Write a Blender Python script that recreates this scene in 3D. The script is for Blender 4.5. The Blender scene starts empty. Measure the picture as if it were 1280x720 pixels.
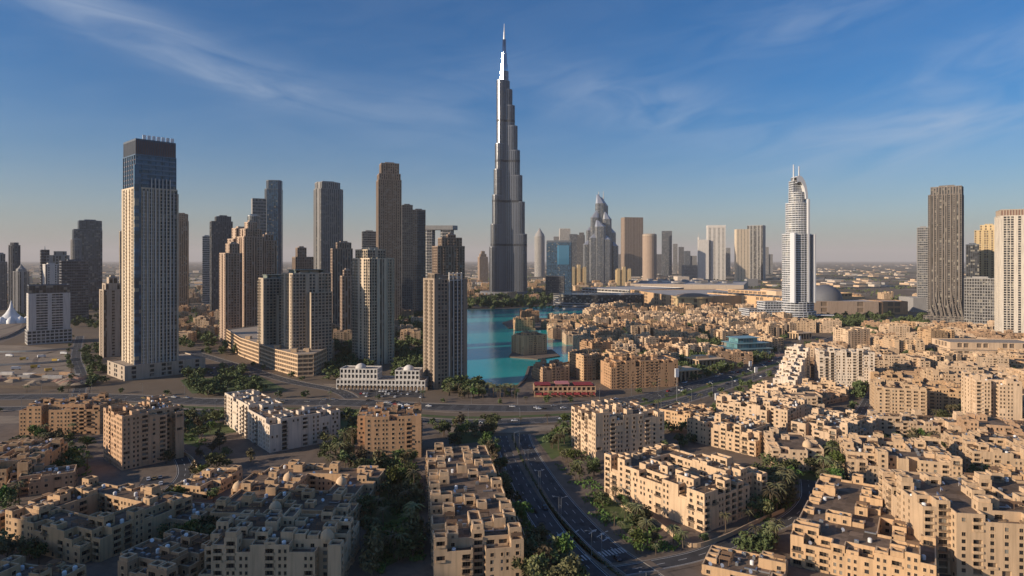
import bpy, math, random
import numpy as np
from mathutils import Vector, Matrix
R = math.radians
SC = bpy.context.scene
COL = SC.collection
rng = random.Random(7)

# ------------------------------------------------------------------ camera, sky, sun, exposure
CAMH = 115.0
FPX = 800.0            # focal length in pixels of a 1280 wide picture
HORIZON = 325.0
cam_data = bpy.data.cameras.new('camera')
cam = bpy.data.objects.new('camera', cam_data)
COL.objects.link(cam)
cam.location = (0, 0, CAMH)
cam.rotation_euler = (R(90), 0, 0)
cam_data.sensor_width = 36.0
cam_data.lens = 36.0 * FPX / 1280.0
cam_data.shift_y = -(360.0 - HORIZON) / 1280.0
cam_data.clip_start = 1.0
cam_data.clip_end = 120000.0
SC.camera = cam

SUN_ELEV = 17.0
SUN_AZ = (-0.927, -0.375)          # direction towards the sun, on the ground
SKY_STRENGTH = 0.085
SUN_STRENGTH = 5.0
HAZE = 3.4e-5
SHADE_TOWERS = [(-565, 58, 60, 84, 180, 16), (-610, -10, 60, 60, 185, 14)]
SC.view_settings.view_transform = 'Standard'
SC.view_settings.look = 'None'
SC.view_settings.gamma = 1.0
SC.view_settings.use_curve_mapping = False
SC.view_settings.exposure = 0.22
SC.render.engine = 'CYCLES'
SC.cycles.max_bounces = 5
SC.cycles.diffuse_bounces = 2
SC.cycles.glossy_bounces = 2
SC.cycles.transmission_bounces = 2
SC.cycles.volume_bounces = 0
SC.cycles.transparent_max_bounces = 6
SC.cycles.use_denoising = True
SC.cycles.caustics_reflective = False
SC.cycles.caustics_refractive = False

sun_data = bpy.data.lights.new('sun', 'SUN')
sun_data.energy = SUN_STRENGTH
sun_data.angle = R(0.5)
sun_data.color = (1.0, 0.83, 0.64)
sun = bpy.data.objects.new('sun', sun_data)
COL.objects.link(sun)
_to_sun = Vector((SUN_AZ[0] * math.cos(R(SUN_ELEV)), SUN_AZ[1] * math.cos(R(SUN_ELEV)), math.sin(R(SUN_ELEV))))
sun.rotation_euler = _to_sun.to_track_quat('Z', 'Y').to_euler()
sun.location = (-800, -500, 600)


def N(nt, typ, **kw):
    n = nt.nodes.new(typ)
    for k, v in kw.items():
        setattr(n, k, v)
    return n


def MATH(nt, op, a, b=None, c=None, clamp=False):
    n = nt.nodes.new('ShaderNodeMath')
    n.operation = op
    n.use_clamp = clamp
    for i, v in enumerate((a, b, c)):
        if v is None:
            continue
        if isinstance(v, (int, float)):
            n.inputs[i].default_value = v
        else:
            nt.links.new(v, n.inputs[i])
    return n.outputs[0]


def MIX(nt, fac, a, b, blend='MIX'):
    n = nt.nodes.new('ShaderNodeMix')
    n.data_type = 'RGBA'
    n.blend_type = blend
    for key, v in ((0, fac), (6, a), (7, b)):
        if isinstance(v, (int, float)):
            n.inputs[key].default_value = v
        elif isinstance(v, tuple):
            n.inputs[key].default_value = (v + (1.0,))[:4]
        else:
            nt.links.new(v, n.inputs[key])
    return n.outputs[2]


world = bpy.data.worlds.new('World')
SC.world = world
world.use_nodes = True
nt = world.node_tree
nt.nodes.clear()
out = N(nt, 'ShaderNodeOutputWorld')
bg = N(nt, 'ShaderNodeBackground')
bg.inputs['Strength'].default_value = SKY_STRENGTH
sky = N(nt, 'ShaderNodeTexSky', sky_type='NISHITA')
sky.sun_disc = False
sky.sun_elevation = R(SUN_ELEV)
sky.sun_rotation = math.atan2(SUN_AZ[0], SUN_AZ[1])
sky.altitude = 100
sky.air_density = 1.0
sky.dust_density = 1.2
sky.ozone_density = 3.0
hsv = N(nt, 'ShaderNodeHueSaturation')
hsv.inputs['Saturation'].default_value = 1.55
hsv.inputs['Value'].default_value = 1.0
hsv.inputs['Hue'].default_value = 0.499
nt.links.new(sky.outputs[0], hsv.inputs['Color'])
tc = N(nt, 'ShaderNodeTexCoord')
sep = N(nt, 'ShaderNodeSeparateXYZ')
nt.links.new(tc.outputs['Generated'], sep.inputs[0])
azi = MATH(nt, 'ARCTAN2', sep.outputs[0], sep.outputs[1])
ele = MATH(nt, 'ARCSINE', sep.outputs[2])


def cloud_patch(az, el, ra, re, tilt):
    """soft elliptical bank of cirrus round a direction of the sky (radians)"""
    ca, sa = math.cos(tilt), math.sin(tilt)
    da = MATH(nt, 'SUBTRACT', azi, az)
    de = MATH(nt, 'SUBTRACT', ele, el)
    u = MATH(nt, 'ADD', MATH(nt, 'MULTIPLY', da, ca / ra), MATH(nt, 'MULTIPLY', de, sa / ra))
    v = MATH(nt, 'ADD', MATH(nt, 'MULTIPLY', da, -sa / re), MATH(nt, 'MULTIPLY', de, ca / re))
    r2 = MATH(nt, 'ADD', MATH(nt, 'MULTIPLY', u, u), MATH(nt, 'MULTIPLY', v, v))
    return MATH(nt, 'POWER', 2.718, MATH(nt, 'MULTIPLY', r2, -1.0))


comb = N(nt, 'ShaderNodeCombineXYZ')
nt.links.new(MATH(nt, 'MULTIPLY', azi, 3.0), comb.inputs[0])
nt.links.new(MATH(nt, 'ADD', MATH(nt, 'MULTIPLY', ele, 16.0), MATH(nt, 'MULTIPLY', azi, 2.2)), comb.inputs[1])
ns = N(nt, 'ShaderNodeTexNoise')
ns.inputs['Scale'].default_value = 1.6
ns.inputs['Detail'].default_value = 7
ns.inputs['Roughness'].default_value = 0.50
ns.inputs['Distortion'].default_value = 0.9
nt.links.new(comb.outputs[0], ns.inputs['Vector'])
comb2 = N(nt, 'ShaderNodeCombineXYZ')
nt.links.new(MATH(nt, 'MULTIPLY', azi, 3.5), comb2.inputs[0])
nt.links.new(MATH(nt, 'ADD', MATH(nt, 'MULTIPLY', ele, 13.0), MATH(nt, 'MULTIPLY', azi, -2.0)), comb2.inputs[1])
ns2 = N(nt, 'ShaderNodeTexNoise')
ns2.inputs['Scale'].default_value = 1.8
ns2.inputs['Detail'].default_value = 7
ns2.inputs['Roughness'].default_value = 0.52
ns2.inputs['Distortion'].default_value = 1.2
nt.links.new(comb2.outputs[0], ns2.inputs['Vector'])
wispA = MATH(nt, 'MULTIPLY', MATH(nt, 'SUBTRACT', ns.outputs[0], 0.30), 1.7, clamp=True)
wispB = MATH(nt, 'MULTIPLY', MATH(nt, 'SUBTRACT', ns2.outputs[0], 0.32), 1.7, clamp=True)
mA = None
for p in ((-0.62, 0.325, 0.26, 0.028, -0.23), (-0.42, 0.255, 0.12, 0.018, -0.2), (-0.15, 0.225, 0.22, 0.05, 0.0)):
    q = cloud_patch(*p)
    if p[0] > -0.2:
        q = MATH(nt, 'MULTIPLY', q, 0.35)
    mA = q if mA is None else MATH(nt, 'ADD', mA, q)
mB = None
for p, w in (((0.20, 0.235, 0.20, 0.040, -0.22), 0.6), ((0.58, 0.17, 0.17, 0.040, 0.15), 1.0), ((0.66, 0.26, 0.12, 0.03, 0.3), 0.6),
             ((0.44, 0.33, 0.14, 0.03, 0.15), 0.4)):
    q = MATH(nt, 'MULTIPLY', cloud_patch(*p), w)
    mB = q if mB is None else MATH(nt, 'ADD', mB, q)
thin = MATH(nt, 'MULTIPLY', ns2.outputs[0], 0.10)
cl = MATH(nt, 'ADD', MATH(nt, 'MULTIPLY', mA, wispA), MATH(nt, 'MULTIPLY', mB, wispB))
cl = MATH(nt, 'ADD', MATH(nt, 'MULTIPLY', cl, 0.66), thin, clamp=True)
SKY_TONED = MIX(nt, 1.0, hsv.outputs[0], (0.84, 0.97, 1.14), 'MULTIPLY')
CLOUD_MIX = MIX(nt, cl, SKY_TONED, (5.4, 6.2, 7.4))
low = MATH(nt, 'MULTIPLY', MATH(nt, 'POWER', 2.718, MATH(nt, 'MULTIPLY', MATH(nt, 'ABSOLUTE', ele), -12.0)), 0.50)
HORIZON_MIX = MIX(nt, low, CLOUD_MIX, (4.3, 4.05, 4.25))
nt.links.new(HORIZON_MIX, bg.inputs['Color'])
nt.links.new(bg.outputs[0], out.inputs['Surface'])


# ------------------------------------------------------------------ from the lie of the land to metres
def dist(py, h=0.0):
    return (CAMH - h) * FPX / (py - HORIZON)


def gp(px, py, h=0.0):
    d = dist(py, h)
    return ((px - 640.0) / FPX * d, d)


# ------------------------------------------------------------------ materials
MATS = {}


def new_mat(name):
    m = bpy.data.materials.new(name)
    m.use_nodes = True
    t = m.node_tree
    b = t.nodes['Principled BSDF']
    return m, t, b


def stucco(name, col, rough=0.85, var=0.20, scale=0.12, streak=True, metallic=0.0, spec=0.3):
    if name in MATS:
        return MATS[name]
    m, t, b = new_mat(name)
    tcn = N(t, 'ShaderNodeTexCoord')
    n1 = N(t, 'ShaderNodeTexNoise')
    n1.inputs['Scale'].default_value = scale
    n1.inputs['Detail'].default_value = 5
    t.links.new(tcn.outputs['Object'], n1.inputs['Vector'])
    oi = N(t, 'ShaderNodeObjectInfo')
    lo = tuple(c * (1 - var) for c in col)
    hi = tuple(min(1, c * (1 + var)) for c in col)
    c = MIX(t, n1.outputs[0], lo, hi)
    if streak:
        mp = N(t, 'ShaderNodeMapping')
        mp.inputs['Scale'].default_value = (0.9, 0.9, 0.06)
        t.links.new(tcn.outputs['Object'], mp.inputs[0])
        n2 = N(t, 'ShaderNodeTexNoise')
        n2.inputs['Scale'].default_value = 1.0
        n2.inputs['Detail'].default_value = 4
        t.links.new(mp.outputs[0], n2.inputs['Vector'])
        f = MATH(t, 'MULTIPLY', MATH(t, 'SUBTRACT', n2.outputs[0], 0.46, clamp=True), 2.6, clamp=True)
        c = MIX(t, f, c, tuple(x * 0.62 for x in col))
    v = MATH(t, 'ADD', MATH(t, 'MULTIPLY', oi.outputs['Random'], 0.22), 0.89)
    hs = N(t, 'ShaderNodeHueSaturation')
    t.links.new(c, hs.inputs['Color'])
    t.links.new(v, hs.inputs['Value'])
    t.links.new(hs.outputs[0], b.inputs['Base Color'])
    b.inputs['Roughness'].default_value = rough
    b.inputs['Metallic'].default_value = metallic
    b.inputs['Specular IOR Level'].default_value = spec
    MATS[name] = m
    return m


def glass(name, col, rough=0.12, cell=(3.0, 3.0, 3.3), spec=0.6, var=0.8, metallic=0.0, curtain=0.12):
    """glazing: every pane a little different, some with pale blinds behind"""
    if name in MATS:
        return MATS[name]
    m, t, b = new_mat(name)
    tcn = N(t, 'ShaderNodeTexCoord')
    dv = N(t, 'ShaderNodeVectorMath', operation='DIVIDE')
    dv.inputs[1].default_value = cell
    t.links.new(tcn.outputs['Object'], dv.inputs[0])
    fl = N(t, 'ShaderNodeVectorMath', operation='FLOOR')
    t.links.new(dv.outputs[0], fl.inputs[0])
    oi = N(t, 'ShaderNodeObjectInfo')
    ad = N(t, 'ShaderNodeVectorMath', operation='ADD')
    t.links.new(fl.outputs[0], ad.inputs[0])
    t.links.new(oi.outputs['Random'], ad.inputs[1])
    wn = N(t, 'ShaderNodeTexWhiteNoise')
    wn.noise_dimensions = '3D'
    t.links.new(ad.outputs[0], wn.inputs['Vector'])
    lo = tuple(c * (1 - var * 0.6) for c in col)
    hi = tuple(min(1, c * (1 + var)) for c in col)
    c = MIX(t, wn.outputs['Value'], lo, hi)
    blind = MATH(t, 'GREATER_THAN', wn.outputs['Value'], 1.0 - curtain)
    c = MIX(t, blind, c, (0.26, 0.24, 0.20))
    t.links.new(c, b.inputs['Base Color'])
    rr = MATH(t, 'ADD', MATH(t, 'MULTIPLY', wn.outputs['Value'], 0.15), rough)
    t.links.new(rr, b.inputs['Roughness'])
    b.inputs['Specular IOR Level'].default_value = spec
    b.inputs['Metallic'].default_value = metallic
    MATS[name] = m
    return m


def plain(name, col, rough=0.7, metallic=0.0, spec=0.4, var=0.1, scale=0.6):
    return stucco(name, col, rough, var, scale, False, metallic, spec)


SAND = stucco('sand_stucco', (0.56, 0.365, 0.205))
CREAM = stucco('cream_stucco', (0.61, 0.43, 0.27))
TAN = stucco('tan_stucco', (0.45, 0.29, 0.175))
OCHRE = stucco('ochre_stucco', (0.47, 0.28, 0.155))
WHITE = stucco('white_stucco', (0.68, 0.565, 0.445))
PALE = stucco('pale_stucco', (0.65, 0.47, 0.31))
def roof_mat(name, col):
    m, t, b = new_mat(name)
    tcn = N(t, 'ShaderNodeTexCoord')
    sc = N(t, 'ShaderNodeVectorMath', operation='DIVIDE')
    sc.inputs[1].default_value = (4.6, 4.6, 2.6)
    t.links.new(tcn.outputs['Object'], sc.inputs[0])
    fl = N(t, 'ShaderNodeVectorMath', operation='FLOOR')
    t.links.new(sc.outputs[0], fl.inputs[0])
    wn = N(t, 'ShaderNodeTexWhiteNoise')
    t.links.new(fl.outputs[0], wn.inputs['Vector'])
    n1 = N(t, 'ShaderNodeTexNoise')
    n1.inputs['Scale'].default_value = 0.5
    n1.inputs['Detail'].default_value = 7
    n1.inputs['Roughness'].default_value = 0.65
    t.links.new(tcn.outputs['Object'], n1.inputs['Vector'])
    c = MIX(t, wn.outputs['Value'], tuple(x * 0.65 for x in col), tuple(x * 1.35 for x in col))
    c = MIX(t, MATH(t, 'MULTIPLY', MATH(t, 'SUBTRACT', n1.outputs[0], 0.45), 2.5, clamp=True), c, tuple(x * 0.45 for x in col))
    t.links.new(c, b.inputs['Base Color'])
    b.inputs['Roughness'].default_value = 0.95
    b.inputs['Specular IOR Level'].default_value = 0.15
    return m


ROOF = roof_mat('roof_gravel', (0.19, 0.135, 0.095))
ROOFL = plain('roof_screed', (0.33, 0.27, 0.21), 0.95, var=0.3, scale=0.25)
PANE = glass('window_pane', (0.030, 0.028, 0.027), 0.12, (4.6, 4.6, 2.6), 0.5, curtain=0.12)
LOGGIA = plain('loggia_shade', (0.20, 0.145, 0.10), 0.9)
FRAME = plain('window_frame', (0.22, 0.16, 0.11), 0.6)
TRIM = plain('stone_trim', (0.60, 0.42, 0.255), 0.8)
WOOD = plain('pergola_timber', (0.20, 0.12, 0.07), 0.8)
STEEL = plain('grey_steel', (0.38, 0.39, 0.40), 0.4, 0.7)
WHITEP = plain('white_paint', (0.78, 0.77, 0.75), 0.5)
BLACKP = plain('black_rubber', (0.02, 0.02, 0.02), 0.8)
DARKB = plain('dark_bronze', (0.10, 0.075, 0.06), 0.5, 0.3)
GRASS = plain('lawn_grass', (0.075, 0.10, 0.028), 0.95, var=0.5, scale=0.2)
POOLM = plain('pool_water', (0.02, 0.30, 0.30), 0.08, spec=0.6)


# ------------------------------------------------------------------ mesh helpers
class MB:
    def __init__(self):
        self.v = []
        self.f = []
        self.m = []

    def quad(self, a, b, c, d, m=0):
        i = len(self.v)
        self.v += [a, b, c, d]
        self.f.append((i, i + 1, i + 2, i + 3))
        self.m.append(m)

    def poly(self, pts, m=0):
        i = len(self.v)
        self.v += list(pts)
        self.f.append(tuple(range(i, i + len(pts))))
        self.m.append(m)

    def box(self, x0, y0, z0, x1, y1, z1, m=0, bottom=False):
        i = len(self.v)
        self.v += [(x0, y0, z0), (x1, y0, z0), (x1, y1, z0), (x0, y1, z0), (x0, y0, z1), (x1, y0, z1), (x1, y1, z1), (x0, y1, z1)]
        fs = [(0, 1, 5, 4), (1, 2, 6, 5), (2, 3, 7, 6), (3, 0, 4, 7), (4, 5, 6, 7)]
        if bottom:
            fs.append((3, 2, 1, 0))
        for q in fs:
            self.f.append(tuple(i + k for k in q))
            self.m.append(m)

    def prism(self, pts, z0, z1, m=0, mt=None, top=True):
        n = len(pts)
        i = len(self.v)
        self.v += [(p[0], p[1], z0) for p in pts] + [(p[0], p[1], z1) for p in pts]
        for k in range(n):
            k2 = (k + 1) % n
            self.f.append((i + k, i + k2, i + n + k2, i + n + k))
            self.m.append(m)
        if top:
            self.f.append(tuple(i + n + k for k in range(n)))
            self.m.append(m if mt is None else mt)

    def lathe(self, prof, n=16, m=0, cx=0.0, cy=0.0, sy=1.0):
        """prof: list of (radius, z) from the bottom up"""
        i = len(self.v)
        for r, z in prof:
            for k in range(n):
                a = 2 * math.pi * k / n
                self.v.append((cx + r * math.cos(a), cy + sy * r * math.sin(a), z))
        for j in range(len(prof) - 1):
            for k in range(n):
                k2 = (k + 1) % n
                self.f.append((i + j * n + k, i + j * n + k2, i + (j + 1) * n + k2, i + (j + 1) * n + k))
                self.m.append(m)
        self.f.append(tuple(i + (len(prof) - 1) * n + k for k in range(n)))
        self.m.append(m)

    def tube(self, a, b, ra, rb, n=6, m=0):
        a = Vector(a)
        b = Vector(b)
        d = (b - a).normalized()
        u = d.orthogonal().normalized()
        w = d.cross(u)
        i = len(self.v)
        for p, r in ((a, ra), (b, rb)):
            for k in range(n):
                t = 2 * math.pi * k / n
                self.v.append(tuple(p + u * (r * math.cos(t)) + w * (r * math.sin(t))))
        for k in range(n):
            k2 = (k + 1) % n
            self.f.append((i + k, i + k2, i + n + k2, i + n + k))
            self.m.append(m)
        self.f.append(tuple(i + n + k for k in range(n)))
        self.m.append(m)

    def mesh(self, name, mats, smooth=False):
        me = bpy.data.meshes.new(name)
        me.from_pydata(self.v, [], self.f)
        for mt in mats:
            me.materials.append(mt)
        if len(mats) > 1:
            me.polygons.foreach_set('material_index', self.m)
        if smooth:
            me.polygons.foreach_set('use_smooth', [True] * len(self.f))
        me.update()
        return me


def link(name, data, parent=None, loc=None, rz=None):
    o = bpy.data.objects.new(name, data)
    COL.objects.link(o)
    if parent is not None:
        o.parent = parent
    if loc is not None:
        o.location = loc
    if rz is not None:
        o.rotation_euler = (0, 0, rz)
    return o


def part(name, mb, mats, parent, smooth=False, loc=None, rz=None):
    return link(name, mb.mesh(name, mats if isinstance(mats, (list, tuple)) else [mats], smooth), parent, loc, rz)


def tag(o, label, cat, group=None, kind=None):
    o['label'] = label
    o['category'] = cat
    if group:
        o['group'] = group
    if kind:
        o['kind'] = kind
    return o


def thing(name, label, cat, loc=(0, 0, 0), rz=0.0, group=None):
    o = link(name, None, None, loc, rz)
    o.empty_display_size = 1.0
    return tag(o, label, cat, group)


def structure(name, mb, mats, smooth=False):
    o = part(name, mb, mats, None, smooth)
    o['kind'] = 'structure'
    return o


def copy_tree(o, parent=None):
    c = o.copy()
    COL.objects.link(c)
    c.parent = parent
    for ch in o.children:
        copy_tree(ch, c)
    return c


FOOT = []       # footprints already built on: cx, cy, cos, sin, half width, half depth


def occupy(cx, cy, rz, hw, hd):
    FOOT.append((cx, cy, math.cos(rz), math.sin(rz), hw, hd))


def taken(x, y, pad=0.0):
    for cx, cy, c, s, hw, hd in FOOT:
        dx, dy = x - cx, y - cy
        if abs(dx * c + dy * s) < hw + pad and abs(-dx * s + dy * c) < hd + pad:
            return True
    return False


def in_poly(x, y, poly):
    c = False
    n = len(poly)
    for i in range(n):
        x1, y1 = poly[i]
        x2, y2 = poly[(i + 1) % n]
        if (y1 > y) != (y2 > y) and x < (x2 - x1) * (y - y1) / (y2 - y1) + x1:
            c = not c
    return c


def rect(w, d):
    return [(-w / 2, -d / 2), (w / 2, -d / 2), (w / 2, d / 2), (-w / 2, d / 2)]


def ngon(rx, ry, n=24, ph=0.0):
    return [(rx * math.cos(2 * math.pi * k / n + ph), ry * math.sin(2 * math.pi * k / n + ph)) for k in range(n)]


def chamfer(w, d, c):
    return [(-w / 2 + c, -d / 2), (w / 2 - c, -d / 2), (w / 2, -d / 2 + c), (w / 2, d / 2 - c), (w / 2 - c, d / 2), (-w / 2 + c, d / 2), (-w / 2, d / 2 - c), (-w / 2, -d / 2 + c)]


def shift(poly, dx, dy):
    return [(x + dx, y + dy) for x, y in poly]


def spin(poly, a):
    c, s = math.cos(a), math.sin(a)
    return [(x * c - y * s, x * s + y * c) for x, y in poly]
# ------------------------------------------------------------------ ground, roads, water
def ground_mat():
    m, t, b = new_mat('desert_ground')
    geo = N(t, 'ShaderNodeNewGeometry')
    def noise(scale, detail=5, rough=0.55, stretch=None):
        n = N(t, 'ShaderNodeTexNoise')
        n.inputs['Scale'].default_value = scale
        n.inputs['Detail'].default_value = detail
        n.inputs['Roughness'].default_value = rough
        if stretch:
            mp = N(t, 'ShaderNodeMapping')
            mp.inputs['Scale'].default_value = stretch
            t.links.new(geo.outputs['Position'], mp.inputs[0])
            t.links.new(mp.outputs[0], n.inputs['Vector'])
        else:
            t.links.new(geo.outputs['Position'], n.inputs['Vector'])
        return n.outputs[0]
    big = noise(0.0016, 8, 0.65)
    mid = noise(0.02, 6, 0.6)
    fine = noise(0.35, 4)
    c = MIX(t, mid, (0.13, 0.098, 0.070), (0.24, 0.185, 0.13))
    c = MIX(t, MATH(t, 'MULTIPLY', fine, 0.5), c, (0.13, 0.10, 0.075))
    veg = MATH(t, 'MULTIPLY', MATH(t, 'SUBTRACT', big, 0.47), 9.0, clamp=True)
    sepn = N(t, 'ShaderNodeSeparateXYZ')
    t.links.new(geo.outputs['Position'], sepn.inputs[0])
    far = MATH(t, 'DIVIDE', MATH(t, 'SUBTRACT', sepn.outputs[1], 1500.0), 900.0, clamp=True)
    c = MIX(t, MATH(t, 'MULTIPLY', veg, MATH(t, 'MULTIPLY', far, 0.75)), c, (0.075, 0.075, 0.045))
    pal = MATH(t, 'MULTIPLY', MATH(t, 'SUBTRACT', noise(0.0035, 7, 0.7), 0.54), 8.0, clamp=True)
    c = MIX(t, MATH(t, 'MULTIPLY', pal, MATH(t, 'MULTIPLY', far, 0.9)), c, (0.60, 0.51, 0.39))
    t.links.new(c, b.inputs['Base Color'])
    b.inputs['Roughness'].default_value = 0.95
    b.inputs['Specular IOR Level'].default_value = 0.1
    return m


def road_mat(name, col, scale=0.25):
    m, t, b = new_mat(name)
    geo = N(t, 'ShaderNodeNewGeometry')
    n1 = N(t, 'ShaderNodeTexNoise')
    n1.inputs['Scale'].default_value = scale
    n1.inputs['Detail'].default_value = 6
    t.links.new(geo.outputs['Position'], n1.inputs['Vector'])
    n2 = N(t, 'ShaderNodeTexNoise')
    n2.inputs['Scale'].default_value = 0.03
    n2.inputs['Detail'].default_value = 5
    t.links.new(geo.outputs['Position'], n2.inputs['Vector'])
    c = MIX(t, n1.outputs[0], tuple(x * 0.7 for x in col), tuple(x * 1.3 for x in col))
    c = MIX(t, MATH(t, 'MULTIPLY', n2.outputs[0], 0.6), c, tuple(x * 1.5 for x in col))
    n3 = N(t, 'ShaderNodeTexNoise')
    n3.inputs['Scale'].default_value = 0.11
    n3.inputs['Detail'].default_value = 8
    n3.inputs['Roughness'].default_value = 0.7
    t.links.new(geo.outputs['Position'], n3.inputs['Vector'])
    c = MIX(t, MATH(t, 'MULTIPLY', MATH(t, 'SUBTRACT', n3.outputs[0], 0.48), 4.0, clamp=True), c, tuple(x * 0.6 for x in col))
    t.links.new(c, b.inputs['Base Color'])
    b.inputs['Roughness'].default_value = 0.85
    b.inputs['Specular IOR Level'].default_value = 0.25
    return m


GROUND = ground_mat()
ASPHALT = road_mat('asphalt', (0.060, 0.058, 0.058))
PAVING = road_mat('stone_paving', (0.155, 0.118, 0.088))
SANDM = road_mat('loose_sand', (0.25, 0.195, 0.14), 0.08)
REDPAVE = road_mat('red_paving', (0.26, 0.155, 0.115))
PAINT = plain('road_paint', (0.48, 0.47, 0.45), 0.8, var=0.5, scale=1.2)
KERB = plain('kerb_stone', (0.30, 0.26, 0.215), 0.9)

mb = MB()
xs = [-45000, -12000, -4000, -1500, -500, 0, 500, 1500, 4000, 12000, 45000]
ys = [-1500, 0, 500, 1000, 2000, 5000, 12000, 48000]
for i in range(len(xs) - 1):
    for j in range(len(ys) - 1):
        mb.quad((xs[i], ys[j], 0), (xs[i + 1], ys[j], 0), (xs[i + 1], ys[j + 1], 0), (xs[i], ys[j + 1], 0))
structure('ground', mb, [GROUND])


def smooth_line(pts, per=8):
    out = []
    n = len(pts)
    for i in range(n - 1):
        p0 = pts[max(i - 1, 0)]
        p1, p2 = pts[i], pts[i + 1]
        p3 = pts[min(i + 2, n - 1)]
        for k in range(per):
            t = k / per
            out.append(tuple(0.5 * ((2 * p1[a]) + (-p0[a] + p2[a]) * t + (2 * p0[a] - 5 * p1[a] + 4 * p2[a] - p3[a]) * t * t + (-p0[a] + 3 * p1[a] - 3 * p2[a] + p3[a]) * t ** 3) for a in (0, 1)))
    out.append(pts[-1])
    return out


def normals(line):
    res = []
    for i in range(len(line)):
        a = line[max(i - 1, 0)]
        b = line[min(i + 1, len(line) - 1)]
        dx, dy = b[0] - a[0], b[1] - a[1]
        l = math.hypot(dx, dy) or 1
        res.append((-dy / l, dx / l))
    return res


def ribbon(mb, line, off0, off1, z, m=0):
    nn = normals(line)
    for i in range(len(line) - 1):
        (x0, y0), (x1, y1) = line[i], line[i + 1]
        (a0, b0), (a1, b1) = nn[i], nn[i + 1]
        mb.quad((x0 + a0 * off1, y0 + b0 * off1, z), (x0 + a0 * off0, y0 + b0 * off0, z), (x1 + a1 * off0, y1 + b1 * off0, z), (x1 + a1 * off1, y1 + b1 * off1, z), m)


def kerb(mb, line, off, w=0.35, z0=0.0, z1=0.14, m=0):
    nn = normals(line)
    for i in range(len(line) - 1):
        q = []
        for k in (i, i + 1):
            x, y = line[k]
            a, b = nn[k]
            q.append(((x + a * (off - w / 2), y + b * (off - w / 2)), (x + a * (off + w / 2), y + b * (off + w / 2))))
        (r0, l0), (r1, l1) = q
        mb.quad((*l0, z1), (*r0, z1), (*r1, z1), (*l1, z1), m)
        mb.quad((*r0, z0), (*r1, z0), (*r1, z1), (*r0, z1), m)
        mb.quad((*l1, z0), (*l0, z0), (*l0, z1), (*l1, z1), m)


def dashes(mb, line, off, w, z, on=4.0, gap=6.0):
    acc, draw, seg = 0.0, True, []
    nn = normals(line)
    L = 0.0
    for i in range(len(line) - 1):
        (x0, y0), (x1, y1) = line[i], line[i + 1]
        l = math.hypot(x1 - x0, y1 - y0)
        s = 0.0
        while s < l:
            ph = (L + s) % (on + gap)
            if ph < on:
                e = min(l, s + on - ph)
                if e - s > 0.3:
                    t0, t1 = s / l, e / l
                    a, b = nn[i]
                    px0, py0 = x0 + (x1 - x0) * t0 + a * off, y0 + (y1 - y0) * t0 + b * off
                    px1, py1 = x0 + (x1 - x0) * t1 + a * off, y0 + (y1 - y0) * t1 + b * off
                    mb.quad((px0 + a * w / 2, py0 + b * w / 2, z), (px0 - a * w / 2, py0 - b * w / 2, z), (px1 - a * w / 2, py1 - b * w / 2, z), (px1 + a * w / 2, py1 + b * w / 2, z))
                s = e + 1e-4
            else:
                s += on + gap - ph
        L += l


ROADS = []      # (line, half width) for keeping trees and houses off


def road(name, pix, width, zlev, lanes=3, pave=3.0, mark=True, world=False):
    line = smooth_line([p if world else gp(*p) for p in pix], 10)
    h = width / 2
    mb = MB()
    ribbon(mb, line, -h, h, zlev)
    o = structure(name, mb, [ASPHALT])
    ROADS.append((line, h + 1.0))
    kb = MB()
    kerb(kb, line, h + 0.18, z1=zlev + 0.13)
    kerb(kb, line, -h - 0.18, z1=zlev + 0.13)
    structure(name + '_kerb', kb, [KERB])
    if pave:
        pv = MB()
        ribbon(pv, line, h + 0.36, h + 0.36 + pave, zlev + 0.11)
        ribbon(pv, line, -h - 0.36 - pave, -h - 0.36, zlev + 0.11)
        structure(name + '_pavement', pv, [PAVING])
    if mark:
        mk = MB()
        for k in range(1, lanes):
            dashes(mk, line, -h + width * k / lanes, 0.22, zlev + 0.006)
        ribbon(mk, line, h - 0.7, h - 0.48, zlev + 0.006)
        ribbon(mk, line, -h + 0.48, -h + 0.7, zlev + 0.006)
        structure(name + '_markings', mk, [PAINT])
    return line


def patch(name, pix, z, mat, world=False, kind='structure'):
    mb = MB()
    pts = [p if world else gp(*p) for p in pix]
    a = sum(pts[i][0] * pts[(i + 1) % len(pts)][1] - pts[(i + 1) % len(pts)][0] * pts[i][1] for i in range(len(pts)))
    if a < 0:
        pts = pts[::-1]
    mb.poly([(x, y, z) for x, y in pts])
    o = structure(name, mb, [mat])
    o['kind'] = kind
    return pts


# broad surfaces under the districts
for px in ([(248, 530), (330, 524), (480, 524), (470, 545), (430, 560), (425, 540), (340, 535), (255, 545)], [(215, 530), (245, 525), (250, 560), (222, 552)], [(560, 541), (618, 538), (616, 550), (570, 556)], [(668, 545), (712, 540), (716, 560), (690, 575)], [(735, 625), (765, 618), (800, 650), (830, 672), (800, 680)], [(225, 475), (320, 468), (360, 488), (240, 492)], [(440, 575), (515, 565), (520, 690), (470, 715)], [(955, 592), (1040, 575), (1055, 600), (1008, 645), (960, 665)]):
    patch('lawn', px, 0.014, GRASS)
for px in ([(130, 503), (330, 507), (330, 510), (120, 507)], [(430, 508), (560, 516), (740, 515), (740, 512), (560, 513)], [(565, 533), (700, 531), (720, 536), (640, 541), (560, 540)], [(360, 478), (420, 491), (520, 494), (520, 490), (420, 480)], [(-40, 520), (240, 520), (240, 526), (-40, 530)]):
    patch('sand_verge', px, 0.012, SANDM)
for px in ([(425, 478), (530, 491), (530, 497), (420, 494)], [(250, 455), (300, 464), (330, 472), (240, 470)], [(180, 596), (205, 600), (190, 625), (165, 620)]):
    patch('parking_pavement', px, 0.0135, ASPHALT)
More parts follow.
